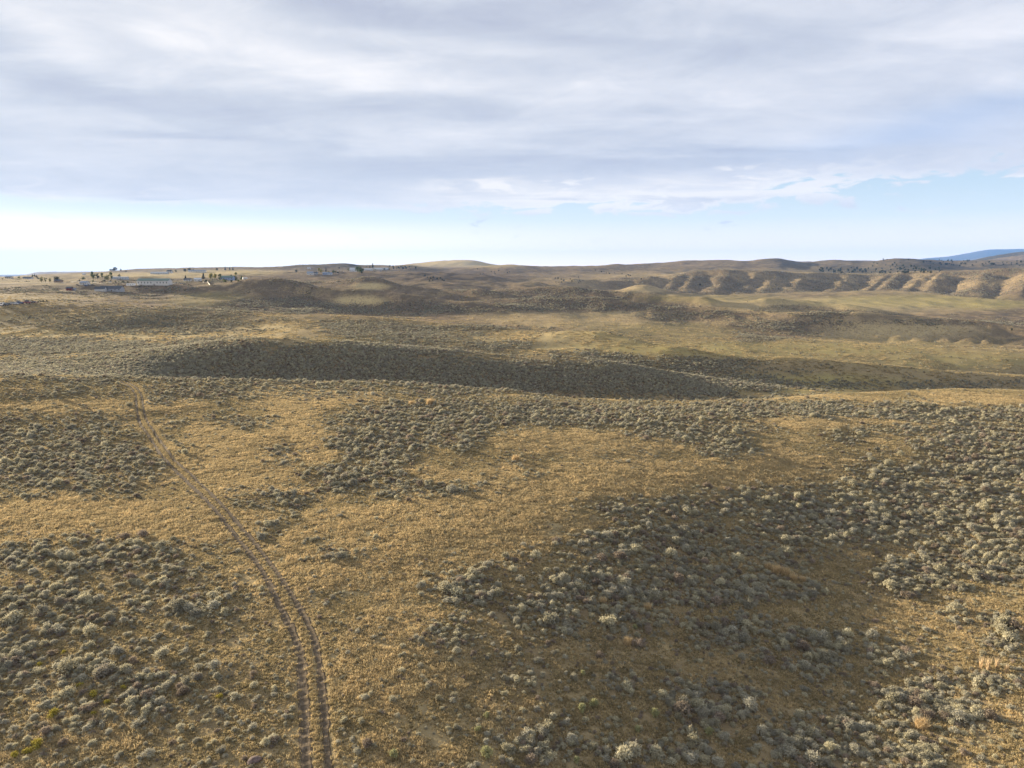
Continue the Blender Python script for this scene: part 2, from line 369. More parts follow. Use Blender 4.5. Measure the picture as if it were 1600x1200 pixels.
ridge([(500, 496, 555), (600, 500, 530), (700, 508, 510), (800, 517, 490), (887, 527, 470), (962, 540, 432)], 2.0, 14)
ridge([(900, 535, 455), (962, 542, 432), (1050, 550, 402), (1200, 562, 386), (1325, 573, 392), (1500, 583, 402), (1620, 593, 412), (1760, 600, 415), (1900, 606, 412)], 6.2, 21)
ridge([(650, 436, 1700), (760, 441, 1650), (860, 447, 1600)], 11, 60); ridge([(880, 444, 1900), (960, 440, 1950), (1050, 434, 2050)], 12, 60); ridge([(1050, 452, 1750), (960, 452, 1680)], 4, 40)
# general relief
rel = (sstep(RG, 20, 80) * 0.35 * fbm(XG / 14, YG / 14, 3, 31) + sstep(RG, 250, 500) * 2.0 * fbm(XG / 60, YG / 80, 5, 41)
       + sstep(RG, 700, 1300) * (1 - 0.6 * sstep(UG, 1100, 1300) * (VG > 455)) * 7.0 * fbm(XG / 150, YG / 200, 5, 51)
       + sstep(RG, 600, 900) * (RG < 2300) * 2.2 * fbm(XG / 45, YG / 90, 4, 55)
       + sstep(RG, 2300, 3200) * 26 * fbm(XG / 420, YG / 700, 4, 61) * (RG < 9000) * (0.35 + 0.65 * sstep(UG, 850, 1100)))
ZG += rel

# two wheel ruts: pixel paths of the photograph
RUT_L = [(484, 1290), (481, 1200), (476, 1150), (475, 1075), (472, 1025), (462, 995), (437, 945), (415, 900), (387, 860), (362, 830), (337, 797), (300, 760), (275, 736), (250, 710), (237, 687), (220, 665), (215, 650), (212, 617), (205, 606), (192, 599), (187, 596)]
RUT_R = [(520, 1290), (514, 1200), (509, 1125), (502, 1075), (501, 1037), (492, 995), (472, 955), (437, 900), (400, 850), (382, 830), (355, 797), (325, 767), (300, 742), (270, 717), (255, 695), (237, 670), (226, 650), (221, 617), (214, 606), (200, 598), (195, 595)]


def gridz(x, y):
    x = np.asarray(x, float); y = np.asarray(y, float)
    fc = (x / y - T0) / (T1 - T0) * (NT_COL - 1); fr_ = (np.log(y) - LR0) / (LR1 - LR0) * (NR - 1)
    fc = np.clip(fc, 0, NT_COL - 1.001); fr_ = np.clip(fr_, 0, NR - 1.001)
    c = fc.astype(int); r = fr_.astype(int); fx = fc - c
    y0 = rows[r]; y1 = rows[r + 1]; fy = (y - y0) / (y1 - y0)
    return (ZG[r, c] * (1 - fx) + ZG[r, c + 1] * fx) * (1 - fy) + (ZG[r + 1, c] * (1 - fx) + ZG[r + 1, c + 1] * fx) * fy


TOPV = None
def hit(u, v):
    """the point of the terrain seen at a pixel of the photograph"""
    t = (u - 800) / F / (cp + (600 - v) / F * sp)
    z = gridz(t * rows, rows)
    vv = project(t * rows, rows, z)[1]
    ok = np.nonzero((vv <= v) & (rows > 25))[0]
    if len(ok) == 0:
        m = np.where((rows > 25) & (rows < 9000), vv, 1e9); i = int(np.argmin(m))
        return t * rows[i], rows[i], float(z[i])
    i = ok[0]; f = (vv[i - 1] - v) / max(vv[i - 1] - vv[i], 1e-6); f = min(max(f, 0), 1)
    D = rows[i - 1] * (1 - f) + rows[i] * f
    return t * D, D, float(gridz(t * D, D))


def path_world(pts):
    P = np.array([hit(u, v)[:2] for u, v in pts])
    d = np.r_[0, np.cumsum(np.hypot(*np.diff(P, axis=0).T))]
    q = np.arange(0, d[-1], 0.5)
    x = np.interp(q, d, P[:, 0]); y = np.interp(q, d, P[:, 1])
    return np.c_[smooth(x, 5), smooth(y, 5)]


rutL, rutR = path_world(RUT_L), path_world(RUT_R)
RUTS = np.vstack([rutL, rutR])


def rut_dist(x, y):
    """distance to the nearest rut centre line (near ground only)"""
    out = np.full(np.shape(x), 99.0); xf = np.ravel(x); yf = np.ravel(y); o = np.ravel(out)
    sel = np.nonzero((yf < 230) & (yf > 20) & (xf > RUTS[:, 0].min() - 5) & (xf < RUTS[:, 0].max() + 5))[0]
    Rr = RUTS[::2]
    for a in range(0, len(sel), 20000):
        ss = sel[a:a + 20000]
        o[ss] = np.sqrt(((xf[ss, None] - Rr[None, :, 0]) ** 2 + (yf[ss, None] - Rr[None, :, 1]) ** 2).min(1))
    return o.reshape(np.shape(x))


RD = rut_dist(XG, YG)
ZG -= 0.13 * np.exp(-(RD / 0.38) ** 2)
UG, VG = project(XG, YG, ZG)

# ------------------------------------------------------------------ plant cover of the ground (where sagebrush stands, where grass is golden or green)
SAGE = [  # u, v, ru, rv, weight
    (80, 715, 200, 60, .78), (60, 655, 260, 22, .55), (130, 610, 180, 16, .5), (420, 612, 200, 14, .85), (370, 655, 60, 10, .7), (330, 625, 110, 14, .6),
    (130, 870, 200, 30, .62), (50, 960, 150, 60, .56), (280, 930, 160, 44, .5), (90, 1060, 180, 90, .52), (310, 1080, 130, 70, .42), (190, 1010, 60, 30, .3),
    (680, 655, 170, 30, 1.0), (580, 700, 80, 32, .95), (690, 690, 100, 22, .7), (560, 745, 90, 24, 1.0), (660, 765, 110, 20, .8), (450, 705, 45, 12, .8), (455, 725, 40, 10, .5),
    (430, 780, 80, 24, .45), (590, 785, 50, 9, .5), (520, 870, 50, 17, .7), (490, 888, 25, 8, .5), (410, 840, 30, 20, .4), (830, 745, 50, 12, .45), (800, 730, 40, 20, .2),
    (900, 650, 260, 22, 1.0), (1080, 672, 110, 18, .9), (1140, 700, 42, 13, .95), (1240, 640, 240, 16, 1.0), (1500, 648, 160, 14, .95),
    (1330, 680, 40, 14, .8), (1400, 668, 50, 9, .8), (1440, 690, 26, 12, .8), (1400, 705, 50, 7, .6), (1300, 716, 30, 8, .4),
    (1540, 700, 110, 45, .95), (1450, 760, 160, 40, .95), (1330, 745, 60, 12, .5), (1230, 780, 160, 24, .9), (1060, 790, 130, 16, .8), (980, 805, 80, 16, .7), (1350, 815, 180, 34, 1.0), (1510, 850, 120, 70, .85),
    (1000, 850, 140, 40, .85), (1150, 850, 150, 40, .65), (1120, 910, 150, 35, .85), (930, 920, 130, 35, .85), (1250, 925, 60, 22, .7), (1410, 905, 75, 34, .9), (1500, 960, 45, 28, .6),
    (800, 880, 60, 20, .5), (740, 925, 60, 36, .8), (710, 1000, 45, 24, .6), (860, 960, 80, 30, .7), (980, 960, 80, 40, .7), (1140, 985, 80, 32, .95), (1265, 1020, 60, 42, .95), (1200, 1000, 50, 25, .5),
    (1380, 1035, 50, 20, .6), (1400, 1010, 40, 20, .3), (1570, 990, 40, 30, .75), (1560, 1070, 50, 30, .8), (1470, 1110, 120, 55, .75), (1290, 1160, 90, 45, .8), (1120, 1110, 85, 38, .9), (1010, 1120, 60, 26, .4),
    (840, 1165, 60, 34, .6), (1000, 1180, 80, 30, .6), (1040, 1060, 30, 18, .4), (800, 1040, 60, 40, .55), (970, 1060, 30, 20, .5), (660, 1100, 80, 50, .12), (580, 1000, 40, 15, .3), (580, 1180, 60, 20, .3),
    (400, 1160, 30, 30, .5), (1090, 1160, 60, 30, .6), (1400, 1180, 80, 30, .6), (1220, 1070, 60, 20, .35),
    # beyond the first crest
    (440, 575, 330, 30, 1.0), (800, 592, 280, 26, 1.0), (1050, 600, 160, 18, .95), (150, 585, 250, 18, .8), (60, 542, 170, 12, .9), (330, 550, 130, 18, .7), (600, 548, 140, 12, .8),
    (640, 522, 120, 13, .6), (560, 508, 60, 8, .6), (760, 540, 80, 9, .5), (240, 505, 150, 16, .5), (120, 498, 120, 10, .3), (400, 500, 60, 5, .3), (350, 485, 200, 5, .45), (700, 512, 120, 4, .6),
    (1050, 570, 130, 12, .75), (950, 558, 60, 6, .6), (1200, 582, 60, 7, .4), (900, 553, 60, 4, .5),
    (1250, 512, 110, 12, .62), (1450, 504, 120, 5, .6), (1080, 494, 80, 8, .45), (900, 480, 160, 7, .6), (1230, 482, 60, 5, .55), (1290, 490, 50, 5, .6), (900, 466, 90, 4, .6),
    (1180, 525, 40, 10, .5), (1330, 602, 260, 7, .42), (620, 480, 200, 8, .35), (740, 485, 60, 4, .5), (430, 475, 90, 8, .4), (860, 455, 120, 5, .4), (720, 430, 90, 10, .5), (500, 435, 150, 10, .3),  # second entry adds sage over grass right of the spur to imitate shade
]
GOLD = [(480, 620, 90, 14, .8), (460, 690, 70, 50, .7), (130, 636, 170, 10, .7), (180, 815, 220, 28, .9), (330, 700, 80, 40, .5), (360, 740, 100, 30, .5), (700, 820, 200, 45, .9), (1000, 755, 260, 24, 1.), (900, 690, 130, 14, .6),
        (560, 870, 180, 50, .5), (1330, 662, 130, 7, .9), (1500, 625, 70, 8, 1.), (1300, 625, 80, 4, .8), (1320, 768, 50, 10, .8), (1490, 760, 40, 9, .6), (1200, 720, 120, 12, .6), (600, 1080, 90, 120, .35), (880, 850, 60, 30, .4), (1220, 890, 20, 10, .6),
        (230, 555, 110, 6, .8), (200, 523, 220, 7, .6), (420, 512, 50, 6, .7), (750, 528, 130, 9, .8), (880, 545, 60, 6, .6), (560, 470, 40, 7, 1.), (580, 447, 26, 5, 1.), (1400, 515, 120, 14, .7), (900, 500, 140, 12, .5), (1300, 478, 200, 12, .7), (1000, 492, 100, 7, .6),
        (240, 430, 120, 4, .8), (360, 426, 90, 4, .9), (60, 438, 90, 6, .4), (1000, 452, 50, 5, .6), (1280, 440, 350, 16, .6), (722, 411, 85, 6, 1.0), (1150, 500, 100, 6, .4), (60, 495, 120, 5, .5), (60, 463, 100, 4, .4)]
GREEN = [(1450, 470, 160, 9, .9), (1540, 475, 70, 7, 1.0), (1200, 545, 300, 14, .7), (1250, 600, 160, 14, .9), (1500, 562, 150, 14, .6), (1050, 520, 150, 14, .5), (1000, 572, 110, 7, .5), (560, 530, 80, 6, .4), (330, 468, 60, 10, .6), (130, 520, 160, 8, .2), (1100, 466, 120, 6, .5), (1380, 540, 150, 10, .5)]


def field(lst, u, v, gx, gy, seed):
    wu = u + 26 * fbm(gx / 9, gy / 9, 3, seed) * np.clip(90 / np.maximum(gy, 30), 0.1, 2)
    wv = v + 14 * fbm(gx / 7, gy / 12, 3, seed + 5) * np.clip(120 / np.maximum(gy, 30), 0.05, 1.5)
    r = np.zeros_like(u)
    for (a, b, ra, rb, wt) in lst:
        d = ((wu - a) / (ra * 1.08)) ** 2 + ((wv - b) / (rb * 1.12)) ** 2
        r = np.maximum(r, wt * np.exp(-d * d * 0.75))
    return r


S_G = field(SAGE, UG, VG, XG, YG, 71); G_G = field(GOLD, UG, VG, XG, YG, 81); N_G = field(GREEN, UG, VG, XG, YG, 91)


def gridval(A, x, y):
    fc = (x / y - T0) / (T1 - T0) * (NT_COL - 1); fr_ = (np.log(y) - LR0) / (LR1 - LR0) * (NR - 1)
    c = np.clip(np.rint(fc).astype(int), 0, NT_COL - 1); r = np.clip(np.rint(fr_).astype(int), 0, NR - 1)
    return A[r, c]


# ------------------------------------------------------------------ materials
MATS = {}


def principled(name, col, rough=0.9, spec=0.1, var=0.0, nscale=6.0, trans=0.0, hue=None, metal=0.0, emis=None):
    m = bpy.data.materials.new(name); m.use_nodes = True
    n = NT(m.node_tree); p = n.n['Principled BSDF']; out = n.n['Material Output']
    p.inputs['Roughness'].default_value = rough; p.inputs['Specular IOR Level'].default_value = spec; p.inputs['Metallic'].default_value = metal
    oi = n.new('ShaderNodeObjectInfo').outputs['Random']
    co = n.new('ShaderNodeTexCoord').outputs['Object']
    nz = n.noise(co, nscale, 3, 0.6)
    c = n.mix(n.step(nz, 0.3, 0.7), tuple(x * (1 - var) for x in col), tuple(min(1, x * (1 + var)) for x in col))
    if hue is not None:
        c = n.mix(n.step(oi, 0.15, 0.9), c, tuple(hue))
        if name == 'sage_leaf': c = n.mix(n.step(n.math('FRACT', n.math('MULTIPLY', oi, 7.7)), .80, .86), c, (0.29, 0.24, 0.19))
        c = n.mix(1.0, c, n.mix(n.math('FRACT', n.math('MULTIPLY', oi, 17.3)), (0.72, 0.72, 0.72), (1.2, 1.2, 1.2)), 'MULTIPLY')
    n.l.new(c, p.inputs['Base Color'])
    if trans > 0:
        tr = n.new('ShaderNodeBsdfTranslucent'); n.l.new(c, tr.inputs[0])
        mx = n.new('ShaderNodeMixShader'); mx.inputs[0].default_value = trans
        n.l.new(p.outputs[0], mx.inputs[1]); n.l.new(tr.outputs[0], mx.inputs[2]); n.l.new(mx.outputs[0], out.inputs[0])
    MATS[name] = m
    return m


M_SAGE = principled('sage_leaf', (0.44, 0.405, 0.285), 0.9, 0.05, 0.25, 9, 0.32, hue=(0.37, 0.35, 0.28))
M_TWIG = principled('twig', (0.11, 0.085, 0.065), 0.95, 0.05, 0.2)
M_GRASS = principled('dry_grass', (0.55, 0.43, 0.245), 0.85, 0.1, 0.28, 3, 0.35, hue=(0.46, 0.375, 0.22))
M_GREENGRASS = principled('low_grass', (0.31, 0.26, 0.145), 0.9, 0.1, 0.25, 3, 0.33, hue=(0.41, 0.33, 0.185))
M_YELLOW = principled('yellow_bloom', (0.38, 0.32, 0.07), 0.8, 0.1, 0.25, 8, 0.2)
M_YG = principled('yellow_green_leaf', (0.33, 0.325, 0.17), 0.9, 0.1, 0.2, 8, 0.25)
M_ORANGE = principled('orange_dry_twigs', (0.56, 0.43, 0.25), 0.9, 0.1, 0.2, 8, 0.3)
M_STRAW = principled('pale_straw', (0.64, 0.50, 0.32), 0.9, 0.1, 0.15, 8, 0.2)
M_ROCK = principled('red_rock', (0.13, 0.095, 0.085), 0.9, 0.2, 0.3, 4)
M_DIRT = principled('track_dirt', (0.115, 0.09, 0.063), 0.98, 0.05, 0.3, 2.5)
M_JUN = principled('juniper_leaf', (0.045, 0.055, 0.03), 0.9, 0.1, 0.3, 2, 0.1, hue=(0.055, 0.065, 0.035))
M_LEAF = principled('tree_leaf', (0.10, 0.125, 0.04), 0.8, 0.1, 0.3, 1.0, 0.25)
M_LEAFY = principled('yellowing_leaf', (0.26, 0.24, 0.07), 0.8, 0.1, 0.3, 1.0, 0.25)
M_LEAFP = principled('pale_leaf', (0.22, 0.22, 0.12), 0.8, 0.1, 0.3, 1.0, 0.25)
M_DLEAF = principled('dark_leaf', (0.05, 0.06, 0.03), 0.8, 0.1, 0.3, 1.0, 0.15)
M_BARK = principled('bark', (0.09, 0.07, 0.05), 0.95, 0.05, 0.3, 3)
M_WHITE = principled('white_siding', (0.58, 0.57, 0.55), 0.6, 0.3, 0.06, 1.0)
M_CREAM = principled('cream_siding', (0.66, 0.60, 0.50), 0.7, 0.2, 0.06, 1.0)
M_GREY = principled('grey_siding', (0.38, 0.39, 0.42), 0.7, 0.2, 0.1, 1.0)
M_BLUE = principled('blue_siding', (0.30, 0.36, 0.50), 0.7, 0.2, 0.1, 1.0)
M_RED = principled('red_barn_paint', (0.22, 0.06, 0.04), 0.8, 0.1, 0.2, 1.0)
M_TAN = principled('tan_siding', (0.34, 0.26, 0.20), 0.8, 0.1, 0.15, 1.0)
M_ROOFG = principled('green_metal_roof', (0.10, 0.15, 0.12), 0.5, 0.4, 0.15, 0.6)
M_ROOFD = principled('dark_shingle_roof', (0.085, 0.09, 0.10), 0.85, 0.2, 0.2, 0.6)
M_ROOFB = principled('blue_grey_roof', (0.22, 0.26, 0.33), 0.6, 0.3, 0.1, 0.6)
M_ROOFW = principled('pale_metal_roof', (0.48, 0.50, 0.52), 0.6, 0.4, 0.08, 0.6)
M_GLASS = principled('window_glass', (0.03, 0.04, 0.05), 0.15, 0.5)
M_DOOR = principled('brown_door', (0.12, 0.08, 0.06), 0.7, 0.2)
M_FENCE = principled('white_board_fence', (0.66, 0.60, 0.52), 0.8, 0.1, 0.1)
M_RAIL = principled('weathered_rail', (0.16, 0.13, 0.11), 0.9, 0.1, 0.2)
M_TYRE = principled('tyre', (0.02, 0.02, 0.02), 0.8, 0.2)
def paint(name, c): return principled(name, c, 0.35, 0.5, 0.03, 1.0)
P_RED = paint('red_car_paint', (0.22, 0.05, 0.04)); P_WHITE = paint('white_car_paint', (0.75, 0.75, 0.75)); P_DARK = paint('dark_car_paint', (0.04, 0.045, 0.06))
P_SILVER = paint('silver_car_paint', (0.42, 0.43, 0.46)); P_BLUE = paint('blue_car_paint', (0.10, 0.16, 0.34)); P_RUST = paint('rusty_paint', (0.20, 0.09, 0.06))

# ground
mg = bpy.data.materials.new('prairie_ground'); mg.use_nodes = True
g = NT(mg.node_tree); p = g.n['Principled BSDF']; p.inputs['Roughness'].default_value = 1.0; p.inputs['Specular IOR Level'].default_value = 0.02
pos = g.new('ShaderNodeNewGeometry').outputs['Position']
att = g.new('ShaderNodeAttribute', attribute_name='cover'); sep = g.new('ShaderNodeSeparateColor'); g.l.new(att.outputs['Color'], sep.inputs[0])
A_S, A_G, A_N = sep.outputs
att2 = g.new('ShaderNodeAttribute', attribute_name='tract'); sep2 = g.new('ShaderNodeSeparateColor'); g.l.new(att2.outputs['Color'], sep2.inputs[0])
A_FAR, A_DARK, A_BLUE = sep2.outputs
n1 = g.noise(pos, 0.9, 5, 0.6); n2 = g.noise(pos, 0.11, 4, 0.55); n3 = g.noise(g.mapping(pos, (1, 1, 0.2)), 0.018, 5, 0.6); n4 = g.noise(pos, 5.0, 3, 0.6)
base = g.mix(g.step(n2, 0.35, 0.65), (0.165, 0.13, 0.08), (0.235, 0.185, 0.105))
base = g.mix(g.step(n1, 0.3, 0.7), base, (0.31, 0.24, 0.13))
base = g.mix(g.math('MULTIPLY', g.step(n3, 0.35, 0.7), g.math('MULTIPLY', A_FAR, 0.8)), base, (0.31, 0.22, 0.14))
n5 = g.noise(g.mapping(pos, (1, .6, .6)), 0.05, 6, 0.7, 0.4)
base = g.mix(g.math('MULTIPLY', g.step(n5, 0.62, 0.42), g.math('MULTIPLY', A_FAR, 0.75)), base, (0.105, 0.085, 0.062))
base = g.mix(g.math('MULTIPLY', A_G, g.step(n1, 0.2, 0.6, 0.55, 0.95)), base, (0.50, 0.39, 0.20))
base = g.mix(g.math('MULTIPLY', A_N, g.step(n2, 0.3, 0.7, 0.5, 0.95)), base, (0.31, 0.265, 0.105))
# sagebrush cover too small to see as bushes (far slopes)
sgn = g.noise(g.mapping(pos, (1, 1, 0.6)), 0.55, 2, 0.5)
sgb = g.noise(pos, 0.16, 3, 0.5)
sagef = g.math('MULTIPLY', g.step(g.math('ADD', g.math('ADD', sgn, g.math('MULTIPLY', sgb, 0.4)), g.math('MULTIPLY', A_S, 0.42)), 0.74, 0.92), g.math('MULTIPLY', A_FAR, 0.85))
base = g.mix(sagef, base, (0.13, 0.10, 0.07))
nearsage = g.math('MULTIPLY', A_S, g.math('SUBTRACT', 1.0, A_FAR))
base = g.mix(g.math('MULTIPLY', nearsage, 0.75), base, (0.115, 0.085, 0.055))
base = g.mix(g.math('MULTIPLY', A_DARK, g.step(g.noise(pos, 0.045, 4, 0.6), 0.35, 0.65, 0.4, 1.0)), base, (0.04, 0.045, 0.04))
g.l.new(base, p.inputs['Base Color'])
bmp = g.new('ShaderNodeBump'); bmp.inputs['Strength'].default_value = 1.0; bmp.inputs['Distance'].default_value = 1.0
hgt = g.math('ADD', g.math('MULTIPLY', n4, 0.10), g.math('ADD', g.math('MULTIPLY', n1, 0.25), g.math('MULTIPLY', g.math('MULTIPLY', sgn, A_FAR), g.math('MULTIPLY_ADD', A_S, 1.3, 0.5))))
g.l.new(hgt, bmp.inputs['Height']); g.l.new(bmp.outputs[0], p.inputs['Normal'])

# ------------------------------------------------------------------ terrain mesh
def grid_mesh(name, Xa, Ya, Za, mat, smooth_=True):
    r, c = Xa.shape
    me = bpy.data.meshes.new(name)
    co = np.stack([Xa, Ya, Za], -1).reshape(-1, 3).astype(np.float32)
    me.vertices.add(len(co)); me.vertices.foreach_set('co', co.ravel())
    idx = np.arange(r * c, dtype=np.int32).reshape(r, c)
    q = np.stack([idx[:-1, :-1], idx[:-1, 1:], idx[1:, 1:], idx[1:, :-1]], -1).reshape(-1)
    nf = len(q) // 4
    me.loops.add(len(q)); me.loops.foreach_set('vertex_index', q)
    me.polygons.add(nf); me.polygons.foreach_set('loop_start', np.arange(nf, dtype=np.int32) * 4)
    me.polygons.foreach_set('use_smooth', np.full(nf, smooth_)); me.update(calc_edges=True)
    me.materials.append(mat)
    o = bpy.data.objects.new(name, me); SC.collection.objects.link(o)
    return o


ground = grid_mesh('ground', XG, YG, ZG, mg); ground['kind'] = 'structure'
ground['label'] = 'rolling dry grass and sagebrush hills reaching to the horizon'
def colattr(o, name, R, G_, B):
    a = o.data.color_attributes.new(name, 'FLOAT_COLOR', 'POINT')
    d = np.stack([R.ravel(), G_.ravel(), B.ravel(), np.ones(R.size)], -1).astype(np.float32)
    a.data.foreach_set('color', d.ravel())
far_f = sstep(RG, 480, 640)
farsage = np.clip(S_G + far_f * (0.16 + 0.5 * fbm(XG / 120, YG / 120, 3, 99)) - far_f * 0.4 * G_G - far_f * 0.5 * N_G, 0, 1)
h1z = (RG > DK[20][None, :]) * (RG < DK[21][None, :]) * sstep(UG, 880, 1000)
farsage = np.maximum(farsage, h1z * (0.55 + 0.5 * fbm(XG / 60, YG / 60, 3, 97)))
FS = farsage
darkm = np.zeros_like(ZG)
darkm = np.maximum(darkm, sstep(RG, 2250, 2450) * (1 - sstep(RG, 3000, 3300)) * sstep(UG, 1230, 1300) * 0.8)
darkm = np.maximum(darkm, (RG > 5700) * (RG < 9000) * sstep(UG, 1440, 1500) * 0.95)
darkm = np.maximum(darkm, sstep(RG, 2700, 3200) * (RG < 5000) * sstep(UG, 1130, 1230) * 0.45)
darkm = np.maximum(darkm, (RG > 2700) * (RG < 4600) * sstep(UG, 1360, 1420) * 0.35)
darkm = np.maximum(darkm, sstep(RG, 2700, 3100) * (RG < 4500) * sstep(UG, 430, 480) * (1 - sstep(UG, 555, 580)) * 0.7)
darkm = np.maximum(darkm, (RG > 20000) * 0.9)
colattr(ground, 'cover', farsage, G_G, N_G)
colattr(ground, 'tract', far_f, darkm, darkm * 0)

# the two-rut dirt track
def strip(pts, hw, seed):
    d = np.gradient(pts, axis=0); d /= np.linalg.norm(d, axis=1)[:, None]; nrm = np.c_[d[:, 1], -d[:, 0]]
    q = np.arange(len(pts)); wv_ = hw * (1 + 0.6 * fbm(q / 3.0, q * 0 + seed, 3, seed)); wv_ = wv_ * (1 - .32 * sstep(pts[:, 1], 70, 190)); off = 0.10 * fbm(q / 8.0, q * 0 + seed, 3, seed + 3)
    s_ = np.linspace(-1, 1, 7)
    P = pts[:, None, :] + nrm[:, None, :] * (off[:, None, None] + s_[None, :, None] * wv_[:, None, None])
    x, y = P[..., 0], P[..., 1]
    lift = 0.05 + 0.0005 * y
    lift = lift * (1 - 0.9 * (np.abs(s_)[None, :] > 0.9))
    return x, y, gridz(x, y) + lift
strips = [strip(rutL, 0.42, 3), strip(rutR, 0.34, 8)]
vs = []; fs = []
for (x, y, z) in strips:
    r, c = x.shape; b0 = len(vs)
    vs += list(map(tuple, np.stack([x, y, z], -1).reshape(-1, 3)))
    for i in range(r - 1):
        for j in range(c - 1):
            a0 = b0 + i * c + j; fs.append((a0, a0 + 1, a0 + c + 1, a0 + c))
me = bpy.data.meshes.new('dirt_track'); me.from_pydata(vs, [], fs); me.materials.append(M_DIRT)
tr_ = bpy.data.objects.new('dirt_track', me); SC.collection.objects.link(tr_); tr_['kind'] = 'structure'; tr_['label'] = 'pair of brown wheel ruts winding up through the dry grass'


# ------------------------------------------------------------------ plant meshes
def quads_mesh(name, C, Nn, Sz, mats, mi, asp=1.0, extra=None, axis=None, ax_n=0):
    """leaf-clump faces: centre, normal, size"""
    n = len(C); Nn = Nn / np.linalg.norm(Nn, axis=1)[:, None]
    r = rng.normal(size=(n, 3)); A = np.cross(Nn, r); A /= np.linalg.norm(A, axis=1)[:, None]; B = np.cross(Nn, A)
    A *= Sz[:, None]; B *= Sz[:, None] * asp
    if axis is not None:      # slim sprigs that point outward and up
        ax = axis / np.linalg.norm(axis, axis=1)[:, None]; k_ = slice(n - ax_n, n); pr = np.cross(ax, rng.normal(size=ax.shape)); pr /= np.linalg.norm(pr, axis=1)[:, None]
        B[k_] = ax * Sz[k_, None] * 1.7; A[k_] = pr * Sz[k_, None] * .42
    V = np.stack([C - A - B * .6, C + A * .7 - B, C + A + B * .7, C - A * .6 + B], 1).reshape(-1, 3)
    faces = [tuple(range(i * 4, i * 4 + 4)) for i in range(n)]
    mi = list(mi)
    V = list(map(tuple, V))
    if extra:
        ev, ef, em = extra; b0 = len(V); V += ev; faces += [tuple(b0 + q for q in f) for f in ef]; mi += [em] * len(ef)
    me = bpy.data.meshes.new(name); me.from_pydata(V, [], faces)
    for m in mats: me.materials.append(m)
    me.polygons.foreach_set('material_index', np.array(mi, dtype=np.int32)); me.update()
    return me


def tube(p0, p1, r0, r1, n=5):
    p0, p1 = np.array(p0, float), np.array(p1, float); d = p1 - p0; d /= np.linalg.norm(d)
    a = np.cross(d, [0.3, 0.9, 0.1]); a /= np.linalg.norm(a); b = np.cross(d, a)
    v = [tuple(p0 + r0 * (cos(q) * a + sin(q) * b)) for q in np.arange(n) * 2 * pi / n] + [tuple(p1 + r1 * (cos(q) * a + sin(q) * b)) for q in np.arange(n) * 2 * pi / n]
    f = [(i, (i + 1) % n, n + (i + 1) % n, n + i) for i in range(n)] + [tuple(range(n, 2 * n))]
    return v, f


def join(parts):
    V = []; Fc = []
    for v, f in parts:
        b0 = len(V); V += v; Fc += [tuple(b0 + q for q in ff) for ff in f]
    return V, Fc


def bush_mesh(name, nl, leaves, leaf, mats, rad=0.42, hgt=0.55, spiky=0.35, stems=True):
    """a mound of several rounded leafy lobes on twiggy stems"""
    lob = []
    for i in range(nl):
        a = rng.uniform(0, 2 * pi); r = rad * .7 * math.sqrt(rng.uniform(0, 1)) * (0 if i == 0 else 1)
        R = rng.uniform(.17, .27) * (rad / .42); lob.append((r * cos(a), r * sin(a), hgt * rng.uniform(.45, .85) * (1 - 0.35 * r / rad), R))
    C = []; N_ = []; S_ = []; SC_ = []; SA_ = []; SS_ = []
    per = leaves // nl
    for (x, y, z, R) in lob:
        v = rng.normal(size=(per, 3)); v /= np.linalg.norm(v, axis=1)[:, None]; v[:, 2] = np.abs(v[:, 2]) * 1.0 - 0.25
        rr = R * rng.uniform(.72, 1.12, per) * np.array(1.0)
        c = np.c_[x + v[:, 0] * rr, y + v[:, 1] * rr, z + v[:, 2] * rr * 1.05]
        c[:, 2] = np.maximum(c[:, 2], 0.03)
        nn = v * 1.0 + rng.normal(size=(per, 3)) * spiky * 1.3
        C.append(c); N_.append(nn); S_.append(leaf * rng.uniform(.6, 1.3, per))
        h_ = per * 2 // 3; v3 = v[:h_] + rng.normal(size=(h_, 3)) * .25; SC_.append(np.array([x, y, z]) + v3 * (R * rng.uniform(.8, 1.2, h_))[:, None]); SA_.append(v3 + np.array([0, 0, .5])); SS_.append(leaf * rng.uniform(.7, 1.2, h_))
        # skirt of foliage below
        k_ = per // 3; q = rng.uniform(0, 2 * pi, k_); c2 = np.c_[x + R * .8 * np.cos(q), y + R * .8 * np.sin(q), rng.uniform(.04, max(z, .06), k_)]
        C.append(c2); N_.append(np.c_[np.cos(q), np.sin(q), .3 + 0 * q] + rng.normal(size=(k_, 3)) * .4); S_.append(leaf * 1.1 * np.ones(k_))
    SC_ = np.vstack(SC_); SC_[:, 2] = np.maximum(SC_[:, 2], .05); SA_ = np.vstack(SA_)
    C = np.vstack(C + [SC_]); N_ = np.vstack(N_ + [SA_]); S_ = np.concatenate(S_ + SS_)
    ex = None
    if stems:
        P = [tube((0.03 * i, 0.02, -0.05), (x * .8, y * .8, z), .02, .008, 4) for i, (x, y, z, R) in enumerate(lob)]
        V, Fc = join(P); ex = (V, Fc, 1)
    return quads_mesh(name, C, N_, S_, mats, [0] * len(C), 1.0, ex, SA_, len(SA_))


